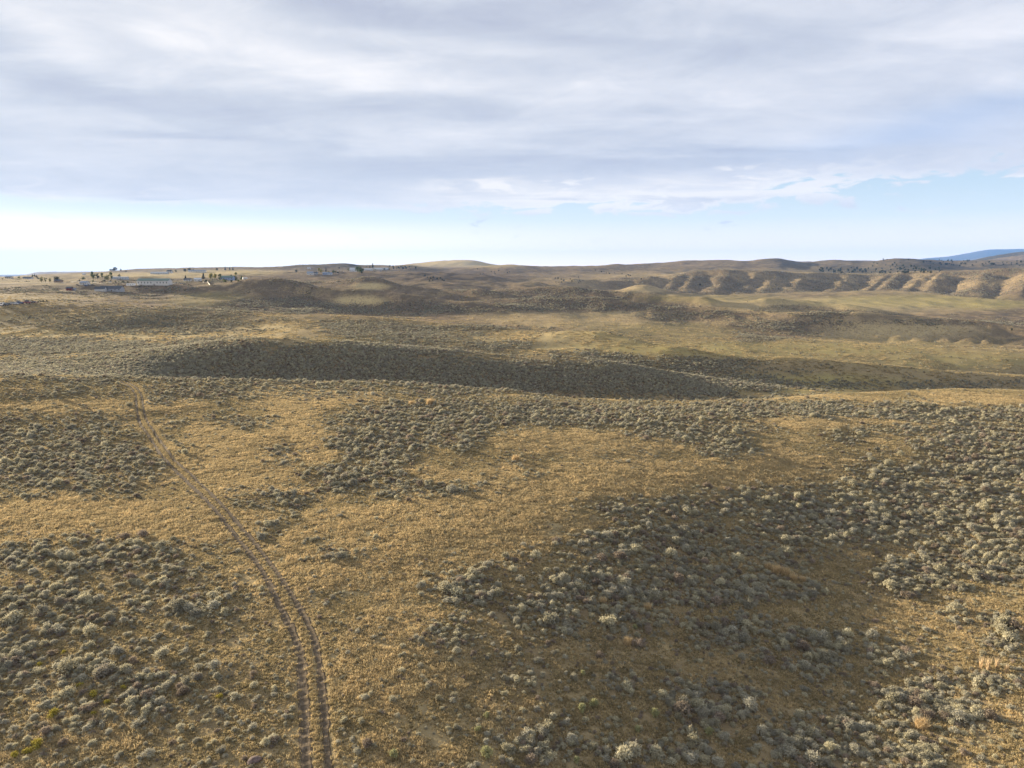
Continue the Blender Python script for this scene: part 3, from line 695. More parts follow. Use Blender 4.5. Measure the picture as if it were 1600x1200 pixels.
def tuft_mesh(name, n, rad, h, mats, wid=0.012, flop=0.35, mi=None):
    V = []; Fc = []; M = []
    for i in range(n):
        a = rng.uniform(0, 2 * pi); r = rad * math.sqrt(rng.uniform()); x, y = r * cos(a), r * sin(a)
        hh = h * rng.uniform(.5, 1.15); b = rng.uniform(0, 2 * pi); l = flop * hh * rng.uniform(.2, 1)
        q = rng.uniform(0, pi); wx, wy = cos(q) * wid, sin(q) * wid; b0 = len(V)
        V += [(x - wx, y - wy, -.02), (x + wx, y + wy, -.02), (x + l * .4 * cos(b) + wx * .8, y + l * .4 * sin(b) + wy * .8, hh * .6), (x + l * .4 * cos(b) - wx * .8, y + l * .4 * sin(b) - wy * .8, hh * .6), (x + l * cos(b), y + l * sin(b), hh)]
        Fc += [(b0, b0 + 1, b0 + 2, b0 + 3), (b0 + 3, b0 + 2, b0 + 4)]; M += [0 if mi is None else (1 if rng.uniform() < mi else 0)] * 2
    me = bpy.data.meshes.new(name); me.from_pydata(V, [], Fc)
    for m in mats: me.materials.append(m)
    me.polygons.foreach_set('material_index', np.array(M, dtype=np.int32)); me.update()
    return me


def patch_mesh(name, size, ntuft, h, wid, mats, mi):
    """a square metre or so of grass growing as small tufts"""
    V = []; Fc = []; M = []
    for t_ in range(ntuft):
        cx, cy = rng.uniform(-size, size, 2); th = h * rng.uniform(.45, 1.2); nb = rng.integers(5, 10); mm = 1 if rng.uniform() < mi else 0
        for i in range(nb):
            b = rng.uniform(0, 2 * pi); l = th * rng.uniform(.1, .6); q = rng.uniform(0, pi); wx, wy = cos(q) * wid, sin(q) * wid
            x = cx + rng.normal() * .03; y = cy + rng.normal() * .03; b0 = len(V); hh = th * rng.uniform(.6, 1.1)
            V += [(x - wx, y - wy, -.03), (x + wx, y + wy, -.03), (x + l * cos(b) + wx * .4, y + l * sin(b) + wy * .4, hh), (x + l * cos(b) - wx * .4, y + l * sin(b) - wy * .4, hh)]
            Fc.append((b0, b0 + 1, b0 + 2, b0 + 3)); M.append(mm)
    me = bpy.data.meshes.new(name); me.from_pydata(V, [], Fc)
    for m in mats: me.materials.append(m)
    me.polygons.foreach_set('material_index', np.array(M, dtype=np.int32)); me.update()
    return me


def proto_collection(name, meshes):
    c = bpy.data.collections.new(name)
    for m in meshes: c.objects.link(bpy.data.objects.new(m.name, m))
    return c


def scatter(name, pts, rot, scl, idx, coll, label):
    me = bpy.data.meshes.new(name); n = len(pts)
    me.vertices.add(n); me.vertices.foreach_set('co', np.asarray(pts, dtype=np.float32).ravel())
    for nm, ty, key, arr in (('rot', 'FLOAT_VECTOR', 'vector', rot), ('scl', 'FLOAT_VECTOR', 'vector', scl), ('pick', 'INT', 'value', idx)):
        a = me.attributes.new(nm, ty, 'POINT'); a.data.foreach_set(key, np.ravel(arr).astype(np.int32 if ty == 'INT' else np.float32))
    o = bpy.data.objects.new(name, me); SC.collection.objects.link(o)
    ng = bpy.data.node_groups.new(name, 'GeometryNodeTree')
    ng.interface.new_socket('Geometry', in_out='INPUT', socket_type='NodeSocketGeometry'); ng.interface.new_socket('Geometry', in_out='OUTPUT', socket_type='NodeSocketGeometry')
    N = ng.nodes; L = ng.links
    gi = N.new('NodeGroupInput'); go = N.new('NodeGroupOutput'); ip = N.new('GeometryNodeInstanceOnPoints'); ci = N.new('GeometryNodeCollectionInfo')
    ci.inputs[0].default_value = coll; ci.inputs['Separate Children'].default_value = True; ci.inputs['Reset Children'].default_value = True
    def na(nm, ty):
        q = N.new('GeometryNodeInputNamedAttribute'); q.data_type = ty; q.inputs[0].default_value = nm; return q.outputs[0]
    e2r = N.new('FunctionNodeEulerToRotation'); L.new(na('rot', 'FLOAT_VECTOR'), e2r.inputs[0])
    L.new(gi.outputs[0], ip.inputs['Points']); L.new(ci.outputs[0], ip.inputs['Instance']); ip.inputs['Pick Instance'].default_value = True
    L.new(na('pick', 'INT'), ip.inputs['Instance Index']); L.new(e2r.outputs[0], ip.inputs['Rotation']); L.new(na('scl', 'FLOAT_VECTOR'), ip.inputs['Scale'])
    L.new(ip.outputs[0], go.inputs[0])
    md = o.modifiers.new('scatter', 'NODES'); md.node_group = ng
    o['kind'] = 'stuff'; o['label'] = label
    return o


def sample(n, D0, D1, tmax, pw=1.0):
    """points uniform over the ground between two distances (pw lowers far density)"""
    q = rng.uniform(size=n); e = 2.0 - pw
    D = (D0 ** e + q * (D1 ** e - D0 ** e)) ** (1 / e) if e > 0 else D0 * (D1 / D0) ** q
    t = rng.uniform(-tmax, tmax, n)
    return t * D, D


# ---- sagebrush
near_b = [bush_mesh('sagebrush_near', int(rng.integers(4, 9)), 430, .036, [M_SAGE, M_TWIG], rad=rng.uniform(.34, .5), hgt=rng.uniform(.5, .7)) for i in range(9)]
far_b = [bush_mesh('sagebrush_far', int(rng.integers(3, 6)), 90, .085, [M_SAGE, M_TWIG], rad=.42, stems=False) for i in range(6)]


def accept(x, y, dens, seed):
    S = gridval(S_G, x, y)
    n = fbm(x / 2.6, y / 2.6, 3, seed) ; n2_ = fbm(x / 11, y / 11, 2, seed + 7)
    s = sstep(S + 0.62 * n + 0.45 * n2_, 0.16, 0.86)
    return rng.uniform(size=len(x)) < dens * s, S


YEL = [(125, 1068, .45, 'yellow-flowered rabbitbrush on bare ground left of the ruts, right one of the upper pair'), (145, 1083, .6, 'bright yellow rabbitbrush on bare ground, just below a smaller one'),
       (82, 1115, .7, 'wide yellow rabbitbrush between two grey bushes near the left edge'), (60, 1163, .75, 'largest yellow rabbitbrush near the lower left corner'), (42, 1172, .5, 'yellow rabbitbrush touching the largest one near the lower left corner'),
       (22, 1178, .5, 'yellow rabbitbrush nearest the lower left corner'), (193, 1072, .4, 'small dull yellow rabbitbrush above a sagebrush row left of the ruts'), (342, 1087, .45, 'yellow rabbitbrush standing apart between the ruts and the left scrub'),
       (168, 1095, .4, 'faint yellow rabbitbrush on bare ground below the bright one'), (145, 1113, .4, 'tiny yellow rabbitbrush low on the bare patch'), (62, 1035, .4, 'small yellow rabbitbrush high on the left edge scrub'), (100, 1017, .4, 'dim yellow rabbitbrush above the bare patch at left')]
YGR = [(616, 1180, .8, 'lime green bush right of the ruts near the bottom edge'), (760, 1178, 1.0, 'tall lime green bush at the bottom left of centre'), (747, 1140, .6, 'pale lime bush just above a taller lime bush'), (760, 1117, .6, 'small lime bush alone in the golden grass'),
       (908, 1108, .9, 'round pale yellow-green bush, left one of a pair in brown grass'), (928, 1100, .9, 'round pale yellow-green bush, right one of a pair in brown grass'), (995, 1140, .7, 'small yellow-green bush beside grey sagebrush at the bottom'), (1108, 1143, .8, 'lime bush inside the grey sagebrush clump near the bottom'),
       (910, 1051, .6, 'tiny green bush in the grass above the pale pair'), (1023, 1115, .9, 'pale yellow-green bush at the left end of the grey clump'), (900, 1187, .6, 'green bush under a grey one at the bottom edge'), (992, 978, .6, 'yellow-green bush just left of a round orange one')]
ORA = [(1200, 884, 1.0, 'orange dry bush, leftmost of the orange row in the shaded scrub'), (1212, 890, 1.3, 'large orange dry bush in the middle of the orange row'), (1226, 893, 1.2, 'orange dry bush just right of the largest in the row'), (1240, 902, 1.1, 'orange dry bush in the orange row above dark sage'), (1254, 904, .9, 'low orange dry bush, rightmost of the orange row'),
       (981, 1002, .95, 'single round orange bush glowing among grey sagebrush'), (1012, 947, .9, 'dull orange dry bush higher up among grey sagebrush'), (942, 938, .9, 'faint orange bush left of the dull orange one'),
       (643, 629, 1.6, 'orange dry bush on the crest, left of its brighter neighbour'), (672, 628, 2.2, 'brightest orange dry bush on the crest'), (806, 716, 1.5, 'orange dry bush alone at the edge of the golden clearing'), (1440, 1133, 1.2, 'orange brown bush inside the dense lower right sagebrush')]
STR = [(1533, 1040, 1.2, 'pale straw stalk, first from the left of four near the right edge'), (1543, 1043, 1.3, 'pale straw stalk, second from the left of four near the right edge'), (1557, 1040, 1.1, 'pale straw stalk, third from the left of four near the right edge'), (1572, 1048, 1.0, 'pale straw stalk, rightmost of four near the right edge')]
SPOT = np.array([hit(q[0], q[1] + 4)[:2] for q in YEL + YGR + ORA + STR])
def spot_clear(x, y, r): return np.min(np.hypot(x[:, None] - SPOT[None, :, 0], (y[:, None] - SPOT[None, :, 1] + .3)), axis=1) > r


x, y = sample(108000, 33, 235, .98)
ok, S = accept(x, y, 0.95, 201); rd = rut_dist(x, y); ok &= (rd > 0.95) & spot_clear(x, y, .75)
# small scattered bushes everywhere
x2, y2 = sample(56000, 33, 235, .98)
S2 = gridval(S_G, x2, y2); G2 = gridval(G_G, x2, y2)
ok2 = (rng.uniform(size=len(x2)) < np.clip(0.48 - 0.42 * G2 + .1 * S2, .06, 1)) & (rut_dist(x2, y2) > 0.85) & spot_clear(x2, y2, .6)
bx = np.r_[x[ok], x2[ok2]]; by = np.r_[y[ok], y2[ok2]]; bs = np.r_[rng.lognormal(-.68, .42, ok.sum()) * (0.72 + .5 * S[ok]), rng.lognormal(-.95, .3, ok2.sum())]
bs = np.clip(bs, .22, 1.75); bz = gridz(bx, by) - .02
bu, bv = project(bx, by, bz)
bi = rng.integers(0, len(near_b), len(bx)); ba = rng.uniform(0, 2 * pi, len(bx)); bh = rng.uniform(.75, 1.15, len(bx))
# the largest ones in view become bushes of their own
vis = (bu > 3) & (bu < 1597) & (bv > 640) & (bv < 1196)
app = np.where(vis, bs / by, -1); big = np.argsort(-app)[:300]; mask = np.ones(len(bx), bool); mask[big] = False


def region_label(u, v, s_, rd_):
    side = 'left of the track' if u < 300 else ('right beside the track' if u < 640 else ('in the middle of the foreground' if u < 1000 else ('in the brown grass right of centre' if u < 1300 else 'in the dense stand at far right')))
    if u < 460: side = 'in the scrub left of the wheel ruts'
    elif u < 560: side = 'close beside the wheel ruts'
    elif u < 760: side = 'in golden grass right of the wheel ruts'
    elif u < 1000: side = 'in the thin brown grass at lower centre'
    elif u < 1250: side = 'in the shaded hollow right of centre'
    else: side = 'in the thick stand at lower right'
    row_ = 'along the bottom edge' if v > 1110 else ('just above the bottom edge' if v > 1010 else 'farther up the slope')
    size = 'broad' if s_ > 1.3 else 'small'
    return f'{size} grey-green sagebrush {side}, {row_}', f'{size} sagebrush {side} {row_}'


def place_mesh(name, me, x, y, z, rz, s_, sz_, label, cat, group=None):
    o = bpy.data.objects.new(name, me); SC.collection.objects.link(o)
    o.location = (x, y, z); o.rotation_euler = (0, 0, rz); o.scale = (s_, s_, s_ * sz_)
    o['label'] = label; o['category'] = cat
    if group: o['group'] = group
    return o


for i in big:
    lb, gp = region_label(bu[i], bv[i], bs[i], 0)
    place_mesh('sagebrush', near_b[bi[i]], bx[i], by[i], bz[i], ba[i], bs[i], bh[i], lb, 'sagebrush', gp)
m = mask
cN = proto_collection('sage_near', near_b); cF = proto_collection('sage_far', far_b)
def rotz(a): return np.c_[a * 0, a * 0, a]
scatter('sagebrush_scrub', np.c_[bx, by, bz][m], rotz(ba[m]), np.c_[bs, bs, bs * bh][m], bi[m], cN, 'grey-green sagebrush scrub covering the near slope')
x, y = sample(480000, 222, 640, 1.0)
ok, S = accept(x, y, 0.95, 301)
x = x[ok]; y = y[ok]; S = S[ok]; s_ = np.clip(rng.lognormal(-.05, .28, len(x)), .5, 1.8); a = rng.uniform(0, 2 * pi, len(x))
scatter('distant_sagebrush', np.c_[x, y, gridz(x, y) - .03], rotz(a), np.c_[s_, s_, s_ * .95], rng.integers(0, len(far_b), len(x)), cF, 'dark sagebrush scrub on the slopes beyond the first crest')
x, y = sample(300000, 630, 1350, .95, 1.3)
Sf = gridval(FS, x, y); ok = rng.uniform(size=len(x)) < .8 * sstep(Sf + .5 * fbm(x / 9, y / 14, 3, 311) + .3 * fbm(x / 40, y / 60, 2, 312), .28, .75)
x = x[ok]; y = y[ok]; s_ = np.clip(rng.lognormal(.3, .3, len(x)), .7, 2.4); a = rng.uniform(0, 2 * pi, len(x))
scatter('far_sagebrush', np.c_[x, y, gridz(x, y) - .05], rotz(a), np.c_[s_ * 1.3, s_ * 1.3, s_ * .8], rng.integers(0, len(far_b), len(x)), cF, 'tiny dark sagebrush speckling the far slopes')
D = rng.uniform(1480, 2250, 150000); t = rng.uniform(.04, .86, 150000); x, y = t * D, D
Sf = gridval(FS, x, y) * gridval(h1z, x, y); ok = rng.uniform(size=len(x)) < .5 * sstep(Sf + .8 * fbm(x / 14, y / 20, 3, 321), .4, .9)
x = x[ok]; y = y[ok]; s_ = rng.uniform(1.6, 3.4, len(x))
scatter('hillside_scrub', np.c_[x, y, gridz(x, y) - .1], rotz(rng.uniform(0, 6.28, len(x))), np.c_[s_, s_, s_ * .7], rng.integers(0, len(far_b), len(x)), cF, 'brown scrub dotting the spurred hillsides')
print('bushes', len(bx), 'far', len(x))

# ---- grass
cG = proto_collection('grass_gold', [patch_mesh('gold_grass', .62, 40, .30, .020, [M_GRASS, M_GREENGRASS], .12) for i in range(5)])
cH = proto_collection('grass_low', [patch_mesh('low_grass', .62, 38, .20, .020, [M_GREENGRASS, M_GRASS], .35) for i in range(5)])
x, y = sample(105000, 30, 232, .98, .15)
Gv = gridval(G_G, x, y); Sv = gridval(S_G, x, y); rd = rut_dist(x, y); nn = fbm(x / 6, y / 6, 3, 401)
score = Gv * 1.2 - Sv * .35 + nn * .9 + .18
isg = score > 0.30
keep = (rd > 1.05) & (rng.uniform(size=len(x)) < np.clip(.95 - .45 * Sv, .2, 1))
for sel, cc, nm, lb in ((isg & keep, cG, 'dry_grass', 'golden dry bunchgrass between the bushes'), (~isg & keep, cH, 'low_grass', 'short brownish green grass between the bushes')):
    xs, ys = x[sel], y[sel]; n = len(xs)
    sxy = rng.uniform(.85, 1.25, n) * (0.9 + .0018 * ys)
    scatter(nm, np.c_[xs, ys, gridz(xs, ys)], rotz(rng.uniform(0, 2 * pi, n)), np.c_[sxy, sxy, rng.uniform(.6, 1.15, n) * (.75 + .5 * Gv[sel])], rng.integers(0, 5, n), cc, lb)
    print(nm, n)

x, y = sample(110000, 236, 1000, .95, 1.4); Gv = gridval(G_G, x, y)
kp = rng.uniform(size=len(x)) < (1 - .75 * gridval(S_G, x, y)) * (1 - sstep(y, 420, 980)) * np.clip(.45 + 1.6 * fbm(x / 12, y / 18, 3, 411), 0, 1); x, y, Gv = x[kp], y[kp], Gv[kp]
isg = rng.uniform(size=len(x)) < .10 + .8 * Gv
for sel, cc, nm, lb in ((isg, cG, 'distant_dry_grass', 'golden dry grass on the slopes beyond the first crest'), (~isg, cH, 'distant_low_grass', 'low brownish grass on the slopes beyond the first crest')):
    xs, ys = x[sel], y[sel]; n = len(xs); q_ = rng.uniform(1.2, 2.2, n)
    scatter(nm, np.c_[xs, ys, gridz(xs, ys)], rotz(rng.uniform(0, 2 * pi, n)), np.c_[q_, q_, q_ * .75], rng.integers(0, 5, n), cc, lb)
cV = proto_collection('grass_verge', [patch_mesh('verge_grass', .15, 5, .20, .018, [M_GRASS, M_GREENGRASS], .25) for i in range(4)])
ii = rng.integers(0, len(RUTS), 16000); an = rng.uniform(0, 2 * pi, len(ii)); rr_ = rng.uniform(.2, 1.5, len(ii))
x = RUTS[ii, 0] + rr_ * np.cos(an); y = RUTS[ii, 1] + rr_ * np.sin(an); rd = rut_dist(x, y); kp = (rd > .54) & (rd < 1.25); x, y = x[kp], y[kp]; n = len(x)
q_ = rng.uniform(.7, 1.3, n)
scatter('verge_grass', np.c_[x, y, gridz(x, y)], rotz(rng.uniform(0, 6.28, n)), np.c_[q_, q_, q_], rng.integers(0, 4, n), cV, 'short dry grass growing between and beside the wheel ruts')

# ---- single plants that stand out
yb = [bush_mesh('rabbitbrush', 5, 320, .035, [M_YELLOW, M_TWIG], .4, .5) for i in range(2)]
gb = [bush_mesh('green_bush', 5, 420, .035, [M_YG, M_TWIG], .36, .7) for i in range(2)]
ob = [tuft_mesh('dry_bush', 380, .38, .75, [M_ORANGE], .016, .7) for i in range(2)]
st = [tuft_mesh('straw_stalk', 40, .10, 1.15, [M_STRAW], .016, .45) for i in range(2)]
for lst, mm, nm, cat, gp in ((YEL, yb, 'rabbitbrush', 'bush', 'yellow rabbitbrush'), (YGR, gb, 'green_bush', 'bush', 'lime green bushes'), (ORA, ob, 'dry_bush', 'bush', 'orange dry bushes'), (STR, st, 'straw_stalk', 'dry plant', 'pale straw stalks')):
    for i, (u, v, s_, lb) in enumerate(lst):
        X_, Y_, Z_ = hit(u, v + 4); s_ = s_ * (1.5 if nm == 'rabbitbrush' else 1.1 if nm == 'green_bush' else 1.0)
        place_mesh(nm, mm[i % 2], X_, Y_, Z_ - .02, rng.uniform(0, 6), s_, 1.0, lb, cat, gp)
# reddish rock by the left rut at the bottom
def rock_mesh():
    import bmesh
    bm = bmesh.new(); bmesh.ops.create_icosphere(bm, subdivisions=3, radius=.5)
    for v_ in bm.verts:
        c = v_.co; f = 1 + .35 * float(vnoise(np.array([c.x * 2.3 + 5]), np.array([c.y * 2.3 + c.z * 1.7]), 3)[0]); v_.co = (c.x * f * 1.2, c.y * f, c.z * f * .6)
    me = bpy.data.meshes.new('rock'); bm.to_mesh(me); me.materials.append(M_ROCK); return me
X_, Y_, Z_ = hit(397, 1190)
place_mesh('rock', rock_mesh(), X_, Y_, Z_ + .08, .4, .85, 1, 'reddish boulder at the bottom edge left of the wheel ruts', 'rock')


# ------------------------------------------------------------------ things: houses, trees, vehicles
def mesh_obj(name, V, Fc, mat, parent=None):
    me = bpy.data.meshes.new(name); me.from_pydata(V, [], Fc)
    for m_1 in (mat if isinstance(mat, (list, tuple)) else [mat]): me.materials.append(m_1)
    me.update(); o = bpy.data.objects.new(name, me); SC.collection.objects.link(o)
    if parent: o.parent = parent
    return o


def box(x0, x1, y0, y1, z0, z1):
    V = [(x0, y0, z0), (x1, y0, z0), (x1, y1, z0), (x0, y1, z0), (x0, y0, z1), (x1, y0, z1), (x1, y1, z1), (x0, y1, z1)]
    return V, [(0, 3, 2, 1), (4, 5, 6, 7), (0, 1, 5, 4), (1, 2, 6, 5), (2, 3, 7, 6), (3, 0, 4, 7)]


def empty(name, loc, rz, label, cat, group=None):
    o = bpy.data.objects.new(name, None); SC.collection.objects.link(o); o.location = loc; o.rotation_euler = (0, 0, rz)
    o['label'] = label; o['category'] = cat
    if group: o['group'] = group
    return o


def gable_wall(L, W, h, rh, base=-1.5):
    V, Fc = box(-L / 2, L / 2, -W / 2, W / 2, base, h)
    V += [(-L / 2, 0, h + rh), (L / 2, 0, h + rh)]
    return V, [Fc[0], *Fc[2:3], (1, 2, 6, 9, 5), Fc[4], (3, 0, 4, 8, 7)]


def gable_roof(L, W, h, rh, ov=.5, th=.18):
    l = L / 2 + ov; wd = W / 2; sl = rh / wd; P = []
    for sgn in (-1, 1):
        y0, y1 = sgn * (wd + ov), 0.0; z0, z1 = h - ov * sl + .04, h + rh + .04
        V = [(-l, y0, z0), (l, y0, z0), (l, y1, z1), (-l, y1, z1), (-l, y0, z0 + th), (l, y0, z0 + th), (l, y1, z1 + th), (-l, y1, z1 + th)]
        Fc = [(0, 3, 2, 1), (4, 5, 6, 7), (0, 1, 5, 4), (1, 2, 6, 5), (2, 3, 7, 6), (3, 0, 4, 7)]
        P.append((V, Fc))
    return join(P)


def house(kind, u, v, wpx, hpx, wall, roof, label, cat='house', rot=0.0, depth=9.0, rh=.38, win=3, doors=1, group=None, chimney=False, wing=None, D=None):
    X_, Y_, Z_ = hit(u, v)
    if D: X_, Y_ = X_ / Y_ * D, D; Z_ = float(gridz(X_, Y_))
    L = wpx * Y_ / F; H = hpx * Y_ / F; h = H * (1 - rh); r = H * rh
    root = empty(kind, (X_, Y_ + depth / 2, Z_), rot, label, cat, group)
    V, Fc = gable_wall(L, depth, h, r); wl = mesh_obj('wall', V, Fc, wall, root)
    V, Fc = gable_roof(L, depth, h, r); rf = mesh_obj('roof', V, Fc, roof, root)
    if chimney: mesh_obj('chimney', *box(L * .15, L * .15 + .9, .6, 1.5, h, h + r + 1.0), M_TAN, rf)
    n = win + doors
    for i in range(n):
        cx = -L / 2 + L * (i + .5) / n; isd = doors and i == n // 2
        ww = min(L / n * .2, .55 if not isd else .6)
        if isd: mesh_obj('door', *box(cx - ww, cx + ww, -depth / 2 - .06, -depth / 2 + .02, 0, min(2.2, h * .85)), M_DOOR, root)
        else: mesh_obj('window', *box(cx - ww, cx + ww, -depth / 2 - .05, -depth / 2 + .02, h * .45, h * .74), M_GLASS, root)
    if wing:
        wx, wl_, wd, wm = wing
        V, Fc = gable_wall(wl_, wd, h * .92, r * .8); V = [(a + wx, b - depth / 2 - wd / 2 + 1, c) for a, b, c in V]; mesh_obj('wing_wall', V, Fc, wm, root)
        V, Fc = gable_roof(wl_, wd, h * .92, r * .8); V = [(a + wx, b - depth / 2 - wd / 2 + 1, c) for a, b, c in V]; mesh_obj('wing_roof', V, Fc, roof, root)
    return root


def blob_crown(n, lobes, R, H, z0, leaf, seed=0):
    C = []; N_ = []
    for i in range(lobes):
        a = rng.uniform(0, 2 * pi); q = rng.uniform(); zz = z0 + (H - z0) * (.15 + .75 * q); r = R * (1 - abs(q - .4)) * rng.uniform(.2, .62)
        lr = R * rng.uniform(.28, .5); k_ = n // lobes
        v_ = rng.normal(size=(k_, 3)); v_ /= np.linalg.norm(v_, axis=1)[:, None]
        c = np.array([r * cos(a), r * sin(a), zz]) + v_ * (lr * rng.uniform(.55, 1.1, k_))[:, None]; C.append(c); N_.append(v_ + rng.normal(size=(k_, 3)) * .5)
    C = np.vstack(C); C[:, 2] = np.clip(C[:, 2], z0 * .6, H)
    return C, np.vstack(N_), leaf * rng.uniform(.6, 1.3, len(C))


def conifer_crown(n, R, H, leaf):
    q = rng.uniform(size=n) ** .7; a = rng.uniform(0, 2 * pi, n); z = H * (.1 + .9 * (1 - q)); wob = 1 + .3 * np.sin(a * 3 + z * 3)
    r = R * q * rng.uniform(.5, 1.05, n) * wob
    return np.c_[r * np.cos(a), r * np.sin(a), z], np.c_[np.cos(a), np.sin(a), .6 + 0 * a] + rng.normal(size=(n, 3)) * .4, leaf * rng.uniform(.6, 1.3, n)


def crown_mesh(kind, mat):
    if kind == 'round': c = blob_crown(520, 11, .42, 1.0, .18, .030)
    elif kind == 'tall': c = blob_crown(420, 10, .27, 1.0, .12, .028)
    elif kind == 'wide': c = blob_crown(560, 14, .75, .95, .12, .042)
    elif kind == 'cone': c = conifer_crown(520, .30, 1.0, .030)
    else: c = conifer_crown(420, .16, 1.0, .026)
    return quads_mesh('crown', *c, [mat], [0] * len(c[0]))


def trunk_mesh(kind):
    P = [tube((0, 0, -.05), (0.01, 0, .5), .028, .016, 6)]
    if kind not in ('cone', 'spire'):
        for i in range(5):
            a = rng.uniform(0, 2 * pi); P.append(tube((0, 0, .18 + .06 * i), (.2 * cos(a), .2 * sin(a), .5 + .07 * i), .012, .004, 4))
    else: P.append(tube((0.01, 0, .5), (0, 0, .95), .016, .003, 5))
    V, Fc = join(P); me = bpy.data.meshes.new('trunk'); me.from_pydata(V, [], Fc); me.materials.append(M_BARK); return me


CROWNS = {}
def tree(name, u, v, hpx, kind, mat, label, group=None, D=None, cat='tree'):
    key = (kind, mat.name)
    if key not in CROWNS: CROWNS[key] = ([crown_mesh(kind, mat) for i in range(2)], trunk_mesh(kind))
    X_, Y_, Z_ = hit(u, v)
    if D: X_, Y_ = X_ / Y_ * D, D; Z_ = float(gridz(X_, Y_))
    H = hpx * Y_ / F
    root = empty(name, (X_, Y_, Z_ - .02 * H), rng.uniform(0, 6), label, cat, group); root.scale = (H, H, H)
    for nm, me in (('crown', CROWNS[key][0][random.randrange(2)]), ('trunk', CROWNS[key][1])):
        o = bpy.data.objects.new(nm, me); SC.collection.objects.link(o); o.parent = root
    return root


def car(name, u, v, mat, label, kind='car', rot=None, cat='car', group=None, Ls=1.0):
    X_, Y_, Z_ = hit(u, v); rot = rng.uniform(-.4, .4) if rot is None else rot
    root = empty(name, (X_, Y_, Z_), rot, label, cat, group); root.scale = (Ls, Ls, Ls)
    if kind == 'truck': prof = [(-2.7, .5), (2.7, .5), (2.7, 1.0), (1.5, 1.1), (-.1, 1.1), (-.1, 1.05), (-2.7, 1.05)]; cab = [(-.1, 1.08), (1.5, 1.08), (.9, 1.85), (.1, 1.85)]
    else: prof = [(-2.3, .4), (2.3, .4), (2.35, .8), (1.1, .95), (-1.7, .98), (-2.3, .9)]; cab = [(-1.8, .95), (1.1, .93), (.4, 1.5), (-1.2, 1.5)]
    def ext(pr, wd):
        n = len(pr); V = [(a, -wd, b) for a, b in pr] + [(a, wd, b) for a, b in pr]
        return V, [tuple(range(n)), tuple(range(2 * n - 1, n - 1, -1))] + [(i, n + i, n + (i + 1) % n, (i + 1) % n) for i in range(n)]
    mesh_obj('body', *ext(prof, .9), mat, root)
    cb = mesh_obj('cabin', *ext(cab, .8), M_GLASS, root)
    c0, c1 = cab[3][0], cab[2][0]; mesh_obj('roof', *box(c0, c1, -.78, .78, cab[2][1] + .003, cab[2][1] + .06), mat, cb)
    for xx in (-1.5, 1.5):
        for yy in (-.85, .85):
            V = []; n = 12
            for s2 in (-.12, .12): V += [(xx + .36 * cos(q), yy + s2, .36 + .36 * sin(q)) for q in np.arange(n) * 2 * pi / n]
            mesh_obj('wheel', V, [tuple(range(n)), tuple(range(2 * n - 1, n - 1, -1))] + [(i, (i + 1) % n, n + (i + 1) % n, n + i) for i in range(n)], M_TYRE, root)
    return root


def trailer(name, u, v, Lm, Hm, mat, label, cat='trailer', rot=0.0, group=None):
    X_, Y_, Z_ = hit(u, v); root = empty(name, (X_, Y_, Z_), rot, label, cat, group)
    b = .18; V = []
    pr = [(-Lm / 2, .6), (Lm / 2 - .4, .6), (Lm / 2, 1.3), (Lm / 2 - .3, Hm - .1), (Lm / 2 - .7, Hm), (-Lm / 2 + .3, Hm), (-Lm / 2, Hm - .3)]
    n = len(pr); V = [(a, -1.25, c) for a, c in pr] + [(a, 1.25, c) for a, c in pr]
    mesh_obj('body', V, [tuple(range(n)), tuple(range(2 * n - 1, n - 1, -1))] + [(i, n + i, n + (i + 1) % n, (i + 1) % n) for i in range(n)], mat, root)
    for i in range(3): mesh_obj('window', *box(-Lm * .35 + i * Lm * .26, -Lm * .35 + i * Lm * .26 + 1.1, -1.29, -1.24, 1.5, 2.2), M_GLASS, root)
    mesh_obj('drawbar', *box(Lm / 2 - .3, Lm / 2 + 1.2, -.08, .08, .5, .62), M_TYRE, root)
    for yy in (-1.1, 1.1):
        for xx in (-.5, .4):
            n = 12; V = []
            for s2 in (-.12, .12): V += [(xx + .36 * cos(q), yy + s2, .36 + .36 * sin(q)) for q in np.arange(n) * 2 * pi / n]
            mesh_obj('wheel', V, [tuple(range(n)), tuple(range(2 * n - 1, n - 1, -1))] + [(i, (i + 1) % n, n + (i + 1) % n, n + i) for i in range(n)], M_TYRE, root)
    return root


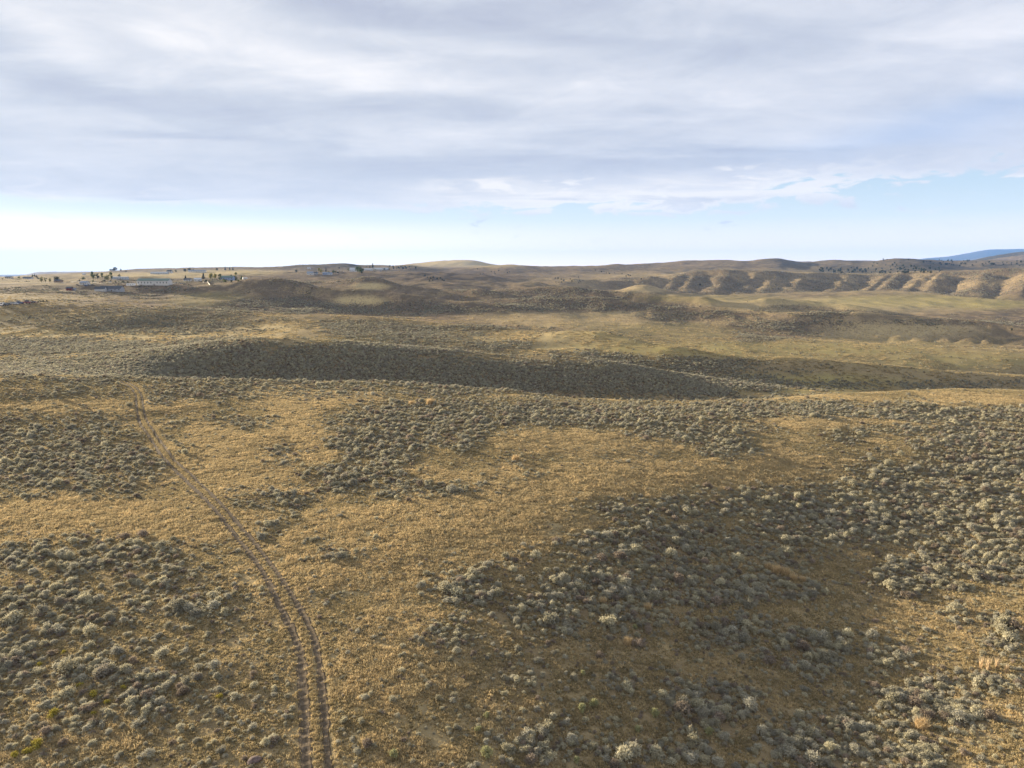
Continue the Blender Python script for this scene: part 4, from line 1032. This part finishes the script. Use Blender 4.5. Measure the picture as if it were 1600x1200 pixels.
def fence(name, pts, h, mat, label, step=3.0, rails=2, solid=False):
    P = np.array([hit(u, v)[:2] for u, v in pts]); root = empty(name, (P[0, 0], P[0, 1], float(gridz(*P[0]))), 0, label, 'fence')
    o0 = np.array(root.location); posts = []; rl = []
    for (a, b) in zip(P[:-1], P[1:]):
        d = np.linalg.norm(b - a); n = max(1, int(d / step)); q = [a + (b - a) * i / n for i in range(n + 1)]
        dr = (b - a) / d; nr = np.array([-dr[1], dr[0]]) * .04
        for i, c in enumerate(q):
            z = float(gridz(*c)); x0, y0 = c - o0[:2]; posts.append(box(x0 - .08, x0 + .08, y0 - .08, y0 + .08, z - o0[2] - .2, z - o0[2] + h + .08))
            if i < n:
                e = q[i + 1]; z2 = float(gridz(*e)); x1, y1 = e - o0[:2]
                for k2 in range(rails):
                    hz = h * (k2 + 1) / rails - .05; t_ = .09 if not solid else h / rails / 2 - .02; A = z - o0[2] + hz - t_; B = z2 - o0[2] + hz - t_
                    V = [(x0 - nr[0], y0 - nr[1], A), (x1 - nr[0], y1 - nr[1], B), (x1 + nr[0], y1 + nr[1], B), (x0 + nr[0], y0 + nr[1], A)]
                    V += [(p_[0], p_[1], p_[2] + 2 * t_) for p_ in V]
                    rl.append((V, [(0, 3, 2, 1), (4, 5, 6, 7), (0, 1, 5, 4), (1, 2, 6, 5), (2, 3, 7, 6), (3, 0, 4, 7)]))
    for pst in posts[:60]: mesh_obj('post', *pst, mat, root)
    mesh_obj('rails', *join(rl), mat, root)
    return root


# left hamlet
house('long_barn', 238, 446, 47, 10.5, M_WHITE, M_ROOFG, 'long white metal barn with dark green roof edge', 'barn', rot=.06, depth=14, rh=.3, win=9, doors=1)
house('ranch_house', 171, 455.5, 32, 8.5, M_GREY, M_ROOFD, 'grey ranch house with wide dark roof and white front wing', rot=.08, depth=11, rh=.45, win=5, chimney=True, wing=(-9.5, 12, 7, M_WHITE))
house('shed', 106.5, 454, 7.5, 5.5, M_RED, M_ROOFD, 'small dark red shed alone on the slope', 'shed', rot=.2, depth=6, rh=.35, win=1)
house('lean_to_shed', 113.5, 454, 5, 3.5, M_GREY, M_ROOFB, 'low grey lean-to against the dark red shed', 'shed', rot=.2, depth=5, rh=.2, win=1, doors=0)
house('cottage', 130, 445, 11, 5.5, M_WHITE, M_ROOFB, 'white cottage with blue-grey roof between parked cars', rot=-.1, depth=8, win=3)
house('mobile_home', 42, 436, 13, 3.4, M_WHITE, M_ROOFD, 'low white house under trees near the far left rim', depth=8, win=3)
house('farmhouse', 89, 441.5, 9, 4.5, M_TAN, M_ROOFD, 'brown house half hidden under a dark round tree', depth=8, win=2)
house('pump_house', 131, 430, 4.5, 3.2, M_CREAM, M_ROOFW, 'tiny cream box of a shed on the bare hill line', 'shed', depth=4, win=1, doors=0)
house('long_shed', 186, 436.5, 24, 4, M_ROOFW, M_ROOFW, 'long pale metal shed behind the leafy trees', 'shed', depth=8, rh=.25, win=5)
house('roadside_house', 12, 435, 9, 3.0, M_CREAM, M_ROOFD, 'small pale house at the extreme left of the rim', depth=8, win=2)
house('long_greenhouse', 248, 428.5, 26, 3.4, M_ROOFW, M_ROOFW, 'long pale greenhouse on the hill above the white barn', 'greenhouse', depth=9, rh=.3, win=6, doors=1)
house('hilltop_house', 264, 427, 7, 5, M_WHITE, M_ROOFD, 'white hilltop house with dark trees at its right', depth=9, win=2)
house('white_hall', 307, 425.5, 26, 3.6, M_WHITE, M_ROOFB, 'long white hall on the skyline beside a dark grove', 'hall', depth=10, rh=.3, win=6)
house('white_shed', 292, 439.5, 10, 4.5, M_WHITE, M_ROOFD, 'white shed below a lone conifer, left of its twin', 'shed', rot=.1, depth=7, win=2)
house('white_garage', 308, 439.5, 10, 5, M_WHITE, M_ROOFW, 'white garage with pale roof below the taller conifer', 'garage', rot=.1, depth=7, win=1)
house('green_roof_house', 354, 437.5, 20, 6.5, M_BLUE, M_ROOFG, 'blue house with green roof among yellowing trees', rot=-.05, depth=10, win=4, chimney=True)
house('skyline_cottage', 174, 423.5, 6, 3, M_CREAM, M_ROOFB, 'pale cottage on the skyline left of dark trees', depth=8, win=2)
trailer('camper', 205, 447, 11, 3.6, P_WHITE, 'white camper trailer parked at the left end of the long barn', rot=.2)
trailer('livestock_trailer', 383, 437, 6, 3.4, P_WHITE, 'small white trailer right of the blue house trees', rot=.5)
fence('white_fence', [(317, 441), (328, 446.5)], 1.3, M_FENCE, 'pale board fence running down the slope from the white garage', solid=True)
fence('paddock_fence', [(263, 447), (289, 444), (316, 441.5)], 1.4, M_RAIL, 'dark rail fence of the paddock right of the long barn')
fence('corral_fence', [(214, 448.5), (262, 448.5)], 1.9, M_RAIL, 'dark corral fence in front of the long white barn', rails=3)
T = tree
T('cottonwood', 51, 434, 6, 'tall', M_LEAFP, 'thin pale tree, left one of three behind the low white house')
T('cottonwood', 54.5, 434, 6.5, 'tall', M_DLEAF, 'dark narrow tree, middle one of three behind the low white house')
T('cottonwood', 57.5, 434, 5, 'cone', M_DLEAF, 'dark pointed tree, right one of three behind the low white house')
T('willow', 65, 441.5, 9, 'round', M_LEAFP, 'pale green willow, larger one at the left of the pair')
T('willow', 71, 441.5, 8, 'tall', M_LEAFP, 'narrow pale green willow beside the larger one')
T('willow', 78, 441.5, 7, 'round', M_LEAFP, 'small pale willow left of the dark round tree')
T('shade_tree', 90, 441, 9, 'wide', M_DLEAF, 'wide dark round tree spreading over a brown house')
T('shade_tree', 30, 435, 3.5, 'wide', M_LEAF, 'low dark green tree clump on the far left rim')
T('shade_tree', 130, 437, 5, 'wide', M_LEAF, 'low green tree standing above the white cottage')
T('poplar', 146, 436, 12, 'round', M_LEAF, 'tallest green tree at the left end of the leafy group')
T('poplar', 153, 436, 9, 'round', M_DLEAF, 'dark green tree tucked beside the tallest one')
T('poplar', 160, 435, 9, 'round', M_LEAF, 'green tree in the middle of the leafy group')
T('poplar', 167, 437.5, 9, 'wide', M_LEAFP, 'pale bushy tree at the front of the leafy group')
T('poplar', 174, 437.5, 14, 'tall', M_LEAF, 'high narrow tree in front of the skyline cottage')
T('poplar', 187, 436, 7.5, 'round', M_DLEAF, 'round dark tree before the long pale shed')
T('juniper', 180, 424, 6.5, 'wide', M_DLEAF, 'broad dark tree on the skyline above the hamlet')
T('juniper', 189, 424, 4.5, 'round', M_DLEAF, 'small round dark tree on the skyline, second of two')
T('juniper', 197, 425, 2.5, 'wide', M_DLEAF, 'tiny dark shrub at the end of the skyline trees')
T('elm', 275, 426, 5, 'round', M_DLEAF, 'dark tree just right of the white hilltop house')
T('elm', 289, 425, 5, 'wide', M_DLEAF, 'dark tree at the left end of the skyline grove')
T('elm', 296, 425, 6, 'wide', M_DLEAF, 'widest dark tree in the middle of the skyline grove')
T('elm', 302, 425, 5, 'round', M_DLEAF, 'dark tree at the right end of the skyline grove')
T('elm', 339, 423, 4, 'wide', M_DLEAF, 'low dark tree on the skyline right of the white hall')
T('elm', 352, 422.5, 6, 'cone', M_DLEAF, 'pointed dark skyline tree, first of three')
T('elm', 359, 422, 5, 'cone', M_DLEAF, 'pointed dark skyline tree, second of three')
T('elm', 364, 422, 5, 'cone', M_DLEAF, 'pointed dark skyline tree, third of three')
T('spruce', 290, 436, 6.5, 'cone', M_JUN, 'lone dark conifer above the white shed')
T('spruce', 318, 436, 10, 'cone', M_JUN, 'taller dark conifer above the white garage')
T('cottonwood', 329, 437, 12, 'round', M_LEAFY, 'yellow-green tree, left one of the yellowing pair')
T('cottonwood', 336, 437, 11, 'round', M_LEAFY, 'yellow-green tree, right one of the yellowing pair')
T('cottonwood', 344, 438, 10.5, 'round', M_LEAF, 'green tree in front of the blue house left corner')
T('cottonwood', 362, 437, 8, 'round', M_LEAF, 'green tree behind the blue house')
T('cottonwood', 369, 438, 13, 'tall', M_LEAFY, 'tall yellowing tree at the right of the blue house')
T('cottonwood', 377, 438, 7, 'round', M_LEAF, 'green round tree at the right end of the row')
T('hedge_shrub', 322, 441, 4, 'wide', M_DLEAF, 'dark low shrub at the top of the pale fence', cat='shrub')
T('hedge_shrub', 352, 441, 4.5, 'wide', M_LEAF, 'wide green shrub in front of the blue house', cat='shrub')
T('hedge_shrub', 362, 441.5, 4, 'wide', M_DLEAF, 'dark shrub below the tall yellowing tree', cat='shrub')
car('parked_car', 121, 446, P_DARK, 'dark car at the left of the white cottage'); car('parked_car', 139, 446, P_SILVER, 'silver car just right of the white cottage')
car('parked_car', 145, 446, P_DARK, 'dark car, farthest right beside the white cottage'); car('parked_car', 134, 446.5, P_BLUE, 'blue car in front of the white cottage')
car('parked_truck', 158, 441.5, P_RED, 'red pickup behind the ranch house, left one', 'truck', cat='pickup'); car('parked_truck', 180, 442.5, P_RUST, 'rusty pickup parked above the ranch house roof', 'truck', cat='pickup')
car('parked_car', 172, 441, P_WHITE, 'white car between two pickups above the ranch house'); car('parked_car', 265, 444.5, P_DARK, 'dark car at the right end of the long barn', Ls=1.1)
car('parked_car', 271, 443.5, P_WHITE, 'white car in the paddock yard beside the long barn'); car('parked_car', 284, 443.5, P_SILVER, 'silver car in the yard, farthest from the long barn')
car('parked_truck', 275, 443, P_DARK, 'dark pickup between the two pale cars in the yard', 'truck', cat='pickup')
car('parked_car', 195, 447.5, P_RUST, 'rust red car on the grass left of the camper')
def yard_trees(n, u0, u1, v0, v1, h0, h1, label, group):
    for i in range(n):
        u = rng.uniform(u0, u1); f = (u - u0) / (u1 - u0)
        T(random.choice(['shade_tree', 'shrub']), u, v0 + (v1 - v0) * f + rng.uniform(-.6, .6), rng.uniform(h0, h1), random.choice(['wide', 'wide', 'round']), random.choice([M_DLEAF, M_LEAF, M_LEAFP, M_DLEAF]), label, group)
yard_trees(16, 112, 212, 439, 442.5, 1.8, 3.6, 'low tree or bush in the yards between cottage, ranch house and barn', 'low yard trees by the long barn')
yard_trees(9, 318, 384, 438.5, 440, 2.0, 4.5, 'low tree or bush in the yard around the blue house', 'low yard trees by the blue house')
yard_trees(10, 476, 530, 426, 427, 1.6, 3.4, 'low tree or bush around the middle hamlet houses', 'low yard trees of the middle hamlet')
yard_trees(10, 540, 610, 423.5, 421.5, 1.8, 3.4, 'low tree or bush around the far hamlet houses', 'low yard trees of the far hamlet')
yard_trees(12, 216, 262, 448.6, 448.6, 1.2, 2.4, 'dark low bush along the corral before the long barn', 'low bushes along the corral')
yard_trees(9, 0, 110, 436.5, 436.5, 1.2, 2.6, 'low dark bush strung along the far left rim', 'low bushes on the far left rim')
rd_ = np.array([hit(u, v)[:2] for u, v in ((-40, 445), (12, 444), (60, 442.8), (100, 441.8), (125, 439), (165, 442.5), (212, 440.5))])
dd = np.r_[0, np.cumsum(np.hypot(*np.diff(rd_, axis=0).T))]; q_ = np.arange(0, dd[-1], 2.0)
rp = np.c_[smooth(np.interp(q_, dd, rd_[:, 0]), 6), smooth(np.interp(q_, dd, rd_[:, 1]), 6)]; dr_ = np.gradient(rp, axis=0); dr_ /= np.linalg.norm(dr_, axis=1)[:, None]
s_ = np.linspace(-1, 1, 7); P_ = rp[:, None, :] + np.c_[dr_[:, 1], -dr_[:, 0]][:, None, :] * (s_[None, :, None] * 2.6)
road = grid_mesh('dirt_road', P_[..., 0], P_[..., 1], gridz(P_[..., 0], P_[..., 1]) + .35 - .3 * (np.abs(s_)[None, :] > .9), principled('pale_road_dust', (0.46, 0.38, 0.27), 0.95, 0.05, 0.15, .3))
road['kind'] = 'structure'; road['label'] = 'pale dirt road leading to the hamlet'
# row of old vehicles on the crest at the far left
for (u, v, pm, kk, lb, sc_) in ((7, 477.5, P_DARK, 'truck', 'dark derelict truck at the lower left end of the row', 1.1), (13, 476, P_DARK, 'car', 'dark wreck second in the row of old vehicles', 1.0), (20, 474.5, P_SILVER, 'car', 'grey wreck in the left half of the row of old vehicles', 1.0),
                                (25, 475.3, P_WHITE, 'car', 'white wreck in front of the grey ones in the row', .9), (27, 473.6, P_SILVER, 'truck', 'silver truck behind the white wreck', 1.1), (32, 474.2, P_BLUE, 'car', 'bluish wreck left of the red truck', 1.0),
                                (41, 474, P_RED, 'truck', 'bright red truck in the middle of the old vehicle row', 1.45), (48, 473.5, P_DARK, 'car', 'dark wreck just right of the red truck', 1.0), (54, 473, P_RUST, 'car', 'rusty wreck towards the right end of the row', 1.0)):
    car('derelict_' + ('truck' if kk == 'truck' else 'car'), u, v + .4, pm, lb, kk, cat='truck' if kk == 'truck' else 'car', group='old vehicles in a row on the crest', Ls=sc_)
trailer('propane_tank_trailer', 2, 478, 5, 2.4, P_WHITE, 'small white trailer at the very left edge below the old vehicles')
for u, v, h_, lb in ((60, 473, 2.5, 'dark shrub where the row of old vehicles ends'), (64, 472.6, 2.2, 'second dark shrub right of the old vehicles'), (68, 472, 2.8, 'largest dark shrub right of the old vehicles'), (73, 471.6, 2.6, 'last dark shrub at the top of the old vehicle row')):
    T('shrub', u, v, h_, 'wide', M_DLEAF, lb, cat='shrub', group='shrubs beside the old vehicles')
# middle hamlet
house('white_house', 484, 429.5, 9, 5, M_WHITE, M_ROOFB, 'white house with blue-grey roof at the left of the middle hamlet', depth=9, win=3)
house('white_annex', 492, 429, 8, 4, M_GREY, M_ROOFD, 'dark grey annex right of the white house', depth=8, win=2)
house('small_white_house', 482.5, 420.5, 5, 2.4, M_WHITE, M_ROOFW, 'tiny white house on the slope above the middle hamlet', depth=7, win=1)
house('blue_house', 508, 429.5, 8, 4, M_BLUE, M_ROOFB, 'low blue-grey house in the middle hamlet', depth=8, win=2)
house('pale_shed', 515, 429.5, 7, 3.5, M_ROOFW, M_ROOFB, 'pale shed at the right end of the middle hamlet', 'shed', depth=7, win=1)
T('shrub', 463, 426, 4.5, 'wide', M_DLEAF, 'round dark shrub alone left of the middle hamlet', cat='shrub')
T('poplar', 498, 425, 8, 'round', M_LEAFY, 'yellow-green tree behind the dark grey annex'); T('poplar', 502, 425.5, 5, 'wide', M_LEAFY, 'low yellow-green tree beside the taller one')
T('spruce', 509.5, 425, 8, 'spire', M_JUN, 'narrow dark conifer behind the low blue-grey house'); T('poplar', 521, 426, 4.5, 'wide', M_LEAF, 'green tree right of the pale shed'); T('shrub', 530, 420, 2.5, 'wide', M_DLEAF, 'dark shrub on the slope between the two hamlets', cat='shrub')
fence('tan_fence', [(527, 425), (546, 424.5)], 1.8, M_FENCE, 'tan board fence between the middle and the far hamlet', solid=True)
# far hamlet
house('gabled_house', 551.5, 424.5, 10, 6, M_WHITE, M_ROOFW, 'white gabled house left of a large green tree', depth=10, rh=.45, win=3)
T('maple', 559, 425.5, 9, 'wide', M_LEAF, 'green tree right behind the white gabled house'); T('maple', 564, 426, 9.5, 'wide', M_LEAF, 'largest green tree in the far hamlet'); T('shrub', 565, 427.5, 3, 'wide', M_DLEAF, 'dark shrub at the foot of the largest green tree', cat='shrub'); T('maple', 544, 423, 5, 'round', M_LEAFP, 'pale tree left of the white gabled house')
house('long_white_house', 575, 422.5, 13, 3, M_WHITE, M_ROOFW, 'long white house below the skyline conifers', depth=9, win=4)
house('white_barn', 590, 422, 14, 3.4, M_WHITE, M_ROOFW, 'white barn with pale roof right of the skyline conifers', 'barn', depth=10, win=4)
house('pale_garage', 602, 421.5, 9, 3, M_ROOFW, M_ROOFW, 'pale garage at the right end of the far hamlet', 'garage', depth=8, win=2)
T('spruce', 578, 418.5, 4.5, 'cone', M_JUN, 'smaller dark conifer on the skyline'); T('spruce', 582.5, 418.5, 7.5, 'cone', M_JUN, 'taller dark conifer on the skyline above the far hamlet'); T('shrub', 572, 418, 2.5, 'wide', M_LEAFP, 'pale shrub left of the skyline conifers', cat='shrub')
car('parked_car', 586, 424.5, P_DARK, 'dark car left of three below the white barn', Ls=1.2); car('parked_car', 595, 424.5, P_SILVER, 'silver car, middle of three below the white barn', Ls=1.2); car('parked_car', 603, 424, P_DARK, 'dark car, right of three below the pale garage', Ls=1.2)

# junipers dotted over the far hills
def junipers(n, u0, u1, v0, v1, h0, h1, label, group, slope=0.0):
    for i in range(n):
        u = rng.uniform(u0, u1); v = rng.uniform(v0, v1) + slope * (u - u0)
        T('juniper', u, v, rng.uniform(h0, h1), random.choice(['wide', 'round', 'wide']), M_JUN, label, group)
junipers(22, 606, 650, 417, 421, 1.8, 3.4, 'dark juniper on the rim right of the far hamlet', 'junipers on the rim by the far hamlet')
for u, v in ((664, 432), (668, 434.5), (673, 436), (677, 434.5), (683, 437), (688, 436), (691, 438), (694, 439.5), (671, 440), (676, 439)):
    T('juniper', u, v, rng.uniform(2.2, 3.6), 'wide', M_JUN, 'dark juniper in the small group on the slope below the rim', 'junipers in the small group below the rim')
junipers(12, 735, 800, 419, 433, 1.5, 2.6, 'dark juniper on the hollow slope below the golden hill', 'junipers below the golden hill')
junipers(18, 868, 912, 434, 443, 1.6, 3.0, 'dark juniper on the broken slope left of the cone hill', 'junipers left of the cone hill')
junipers(14, 924, 985, 421, 424, 1.4, 2.4, 'tiny dark juniper along the ridge above the cone hill', 'junipers above the cone hill', .16)
T('juniper', 1094, 446.5, 3.4, 'wide', M_JUN, 'lone dark juniper at the head of the golden meadow'); T('juniper', 1002, 437, 2.5, 'wide', M_JUN, 'single dark juniper on the flank above the cone hill')
T('juniper', 1581, 516.5, 3.6, 'wide', M_JUN, 'lone dark juniper on the bluff rim at the right edge')
junipers(95, 1275, 1470, 419.5, 427.5, 2.0, 4.4, 'dark juniper in the tree belt behind the spurred hills', 'junipers in the belt behind the spurred hills')
junipers(34, 1360, 1480, 406, 420, 1.6, 3.4, 'dark juniper on the dark hill behind the tree belt', 'junipers on the dark hill')
junipers(40, 1465, 1600, 408, 416, 1.6, 3.6, 'dark juniper on the rise under the blue mountain', 'junipers under the blue mountain')

# ------------------------------------------------------------------ haze
mh = bpy.data.materials.new('air'); mh.use_nodes = True; hn = NT(mh.node_tree); hn.n.clear()
pv = hn.new('ShaderNodeVolumePrincipled'); pv.inputs['Color'].default_value = (0.20, 0.43, 0.98, 1); pv.inputs['Density'].default_value = 0.000029; pv.inputs['Anisotropy'].default_value = 0.0
om = hn.new('ShaderNodeOutputMaterial'); hn.l.new(pv.outputs[0], om.inputs['Volume'])
V, Fc = box(-54000, 45000, -200, 31000, -500, 1000)
hz = mesh_obj('haze', V, Fc, mh); hz['kind'] = 'stuff'; hz['label'] = 'thin bluish air over the far hills'
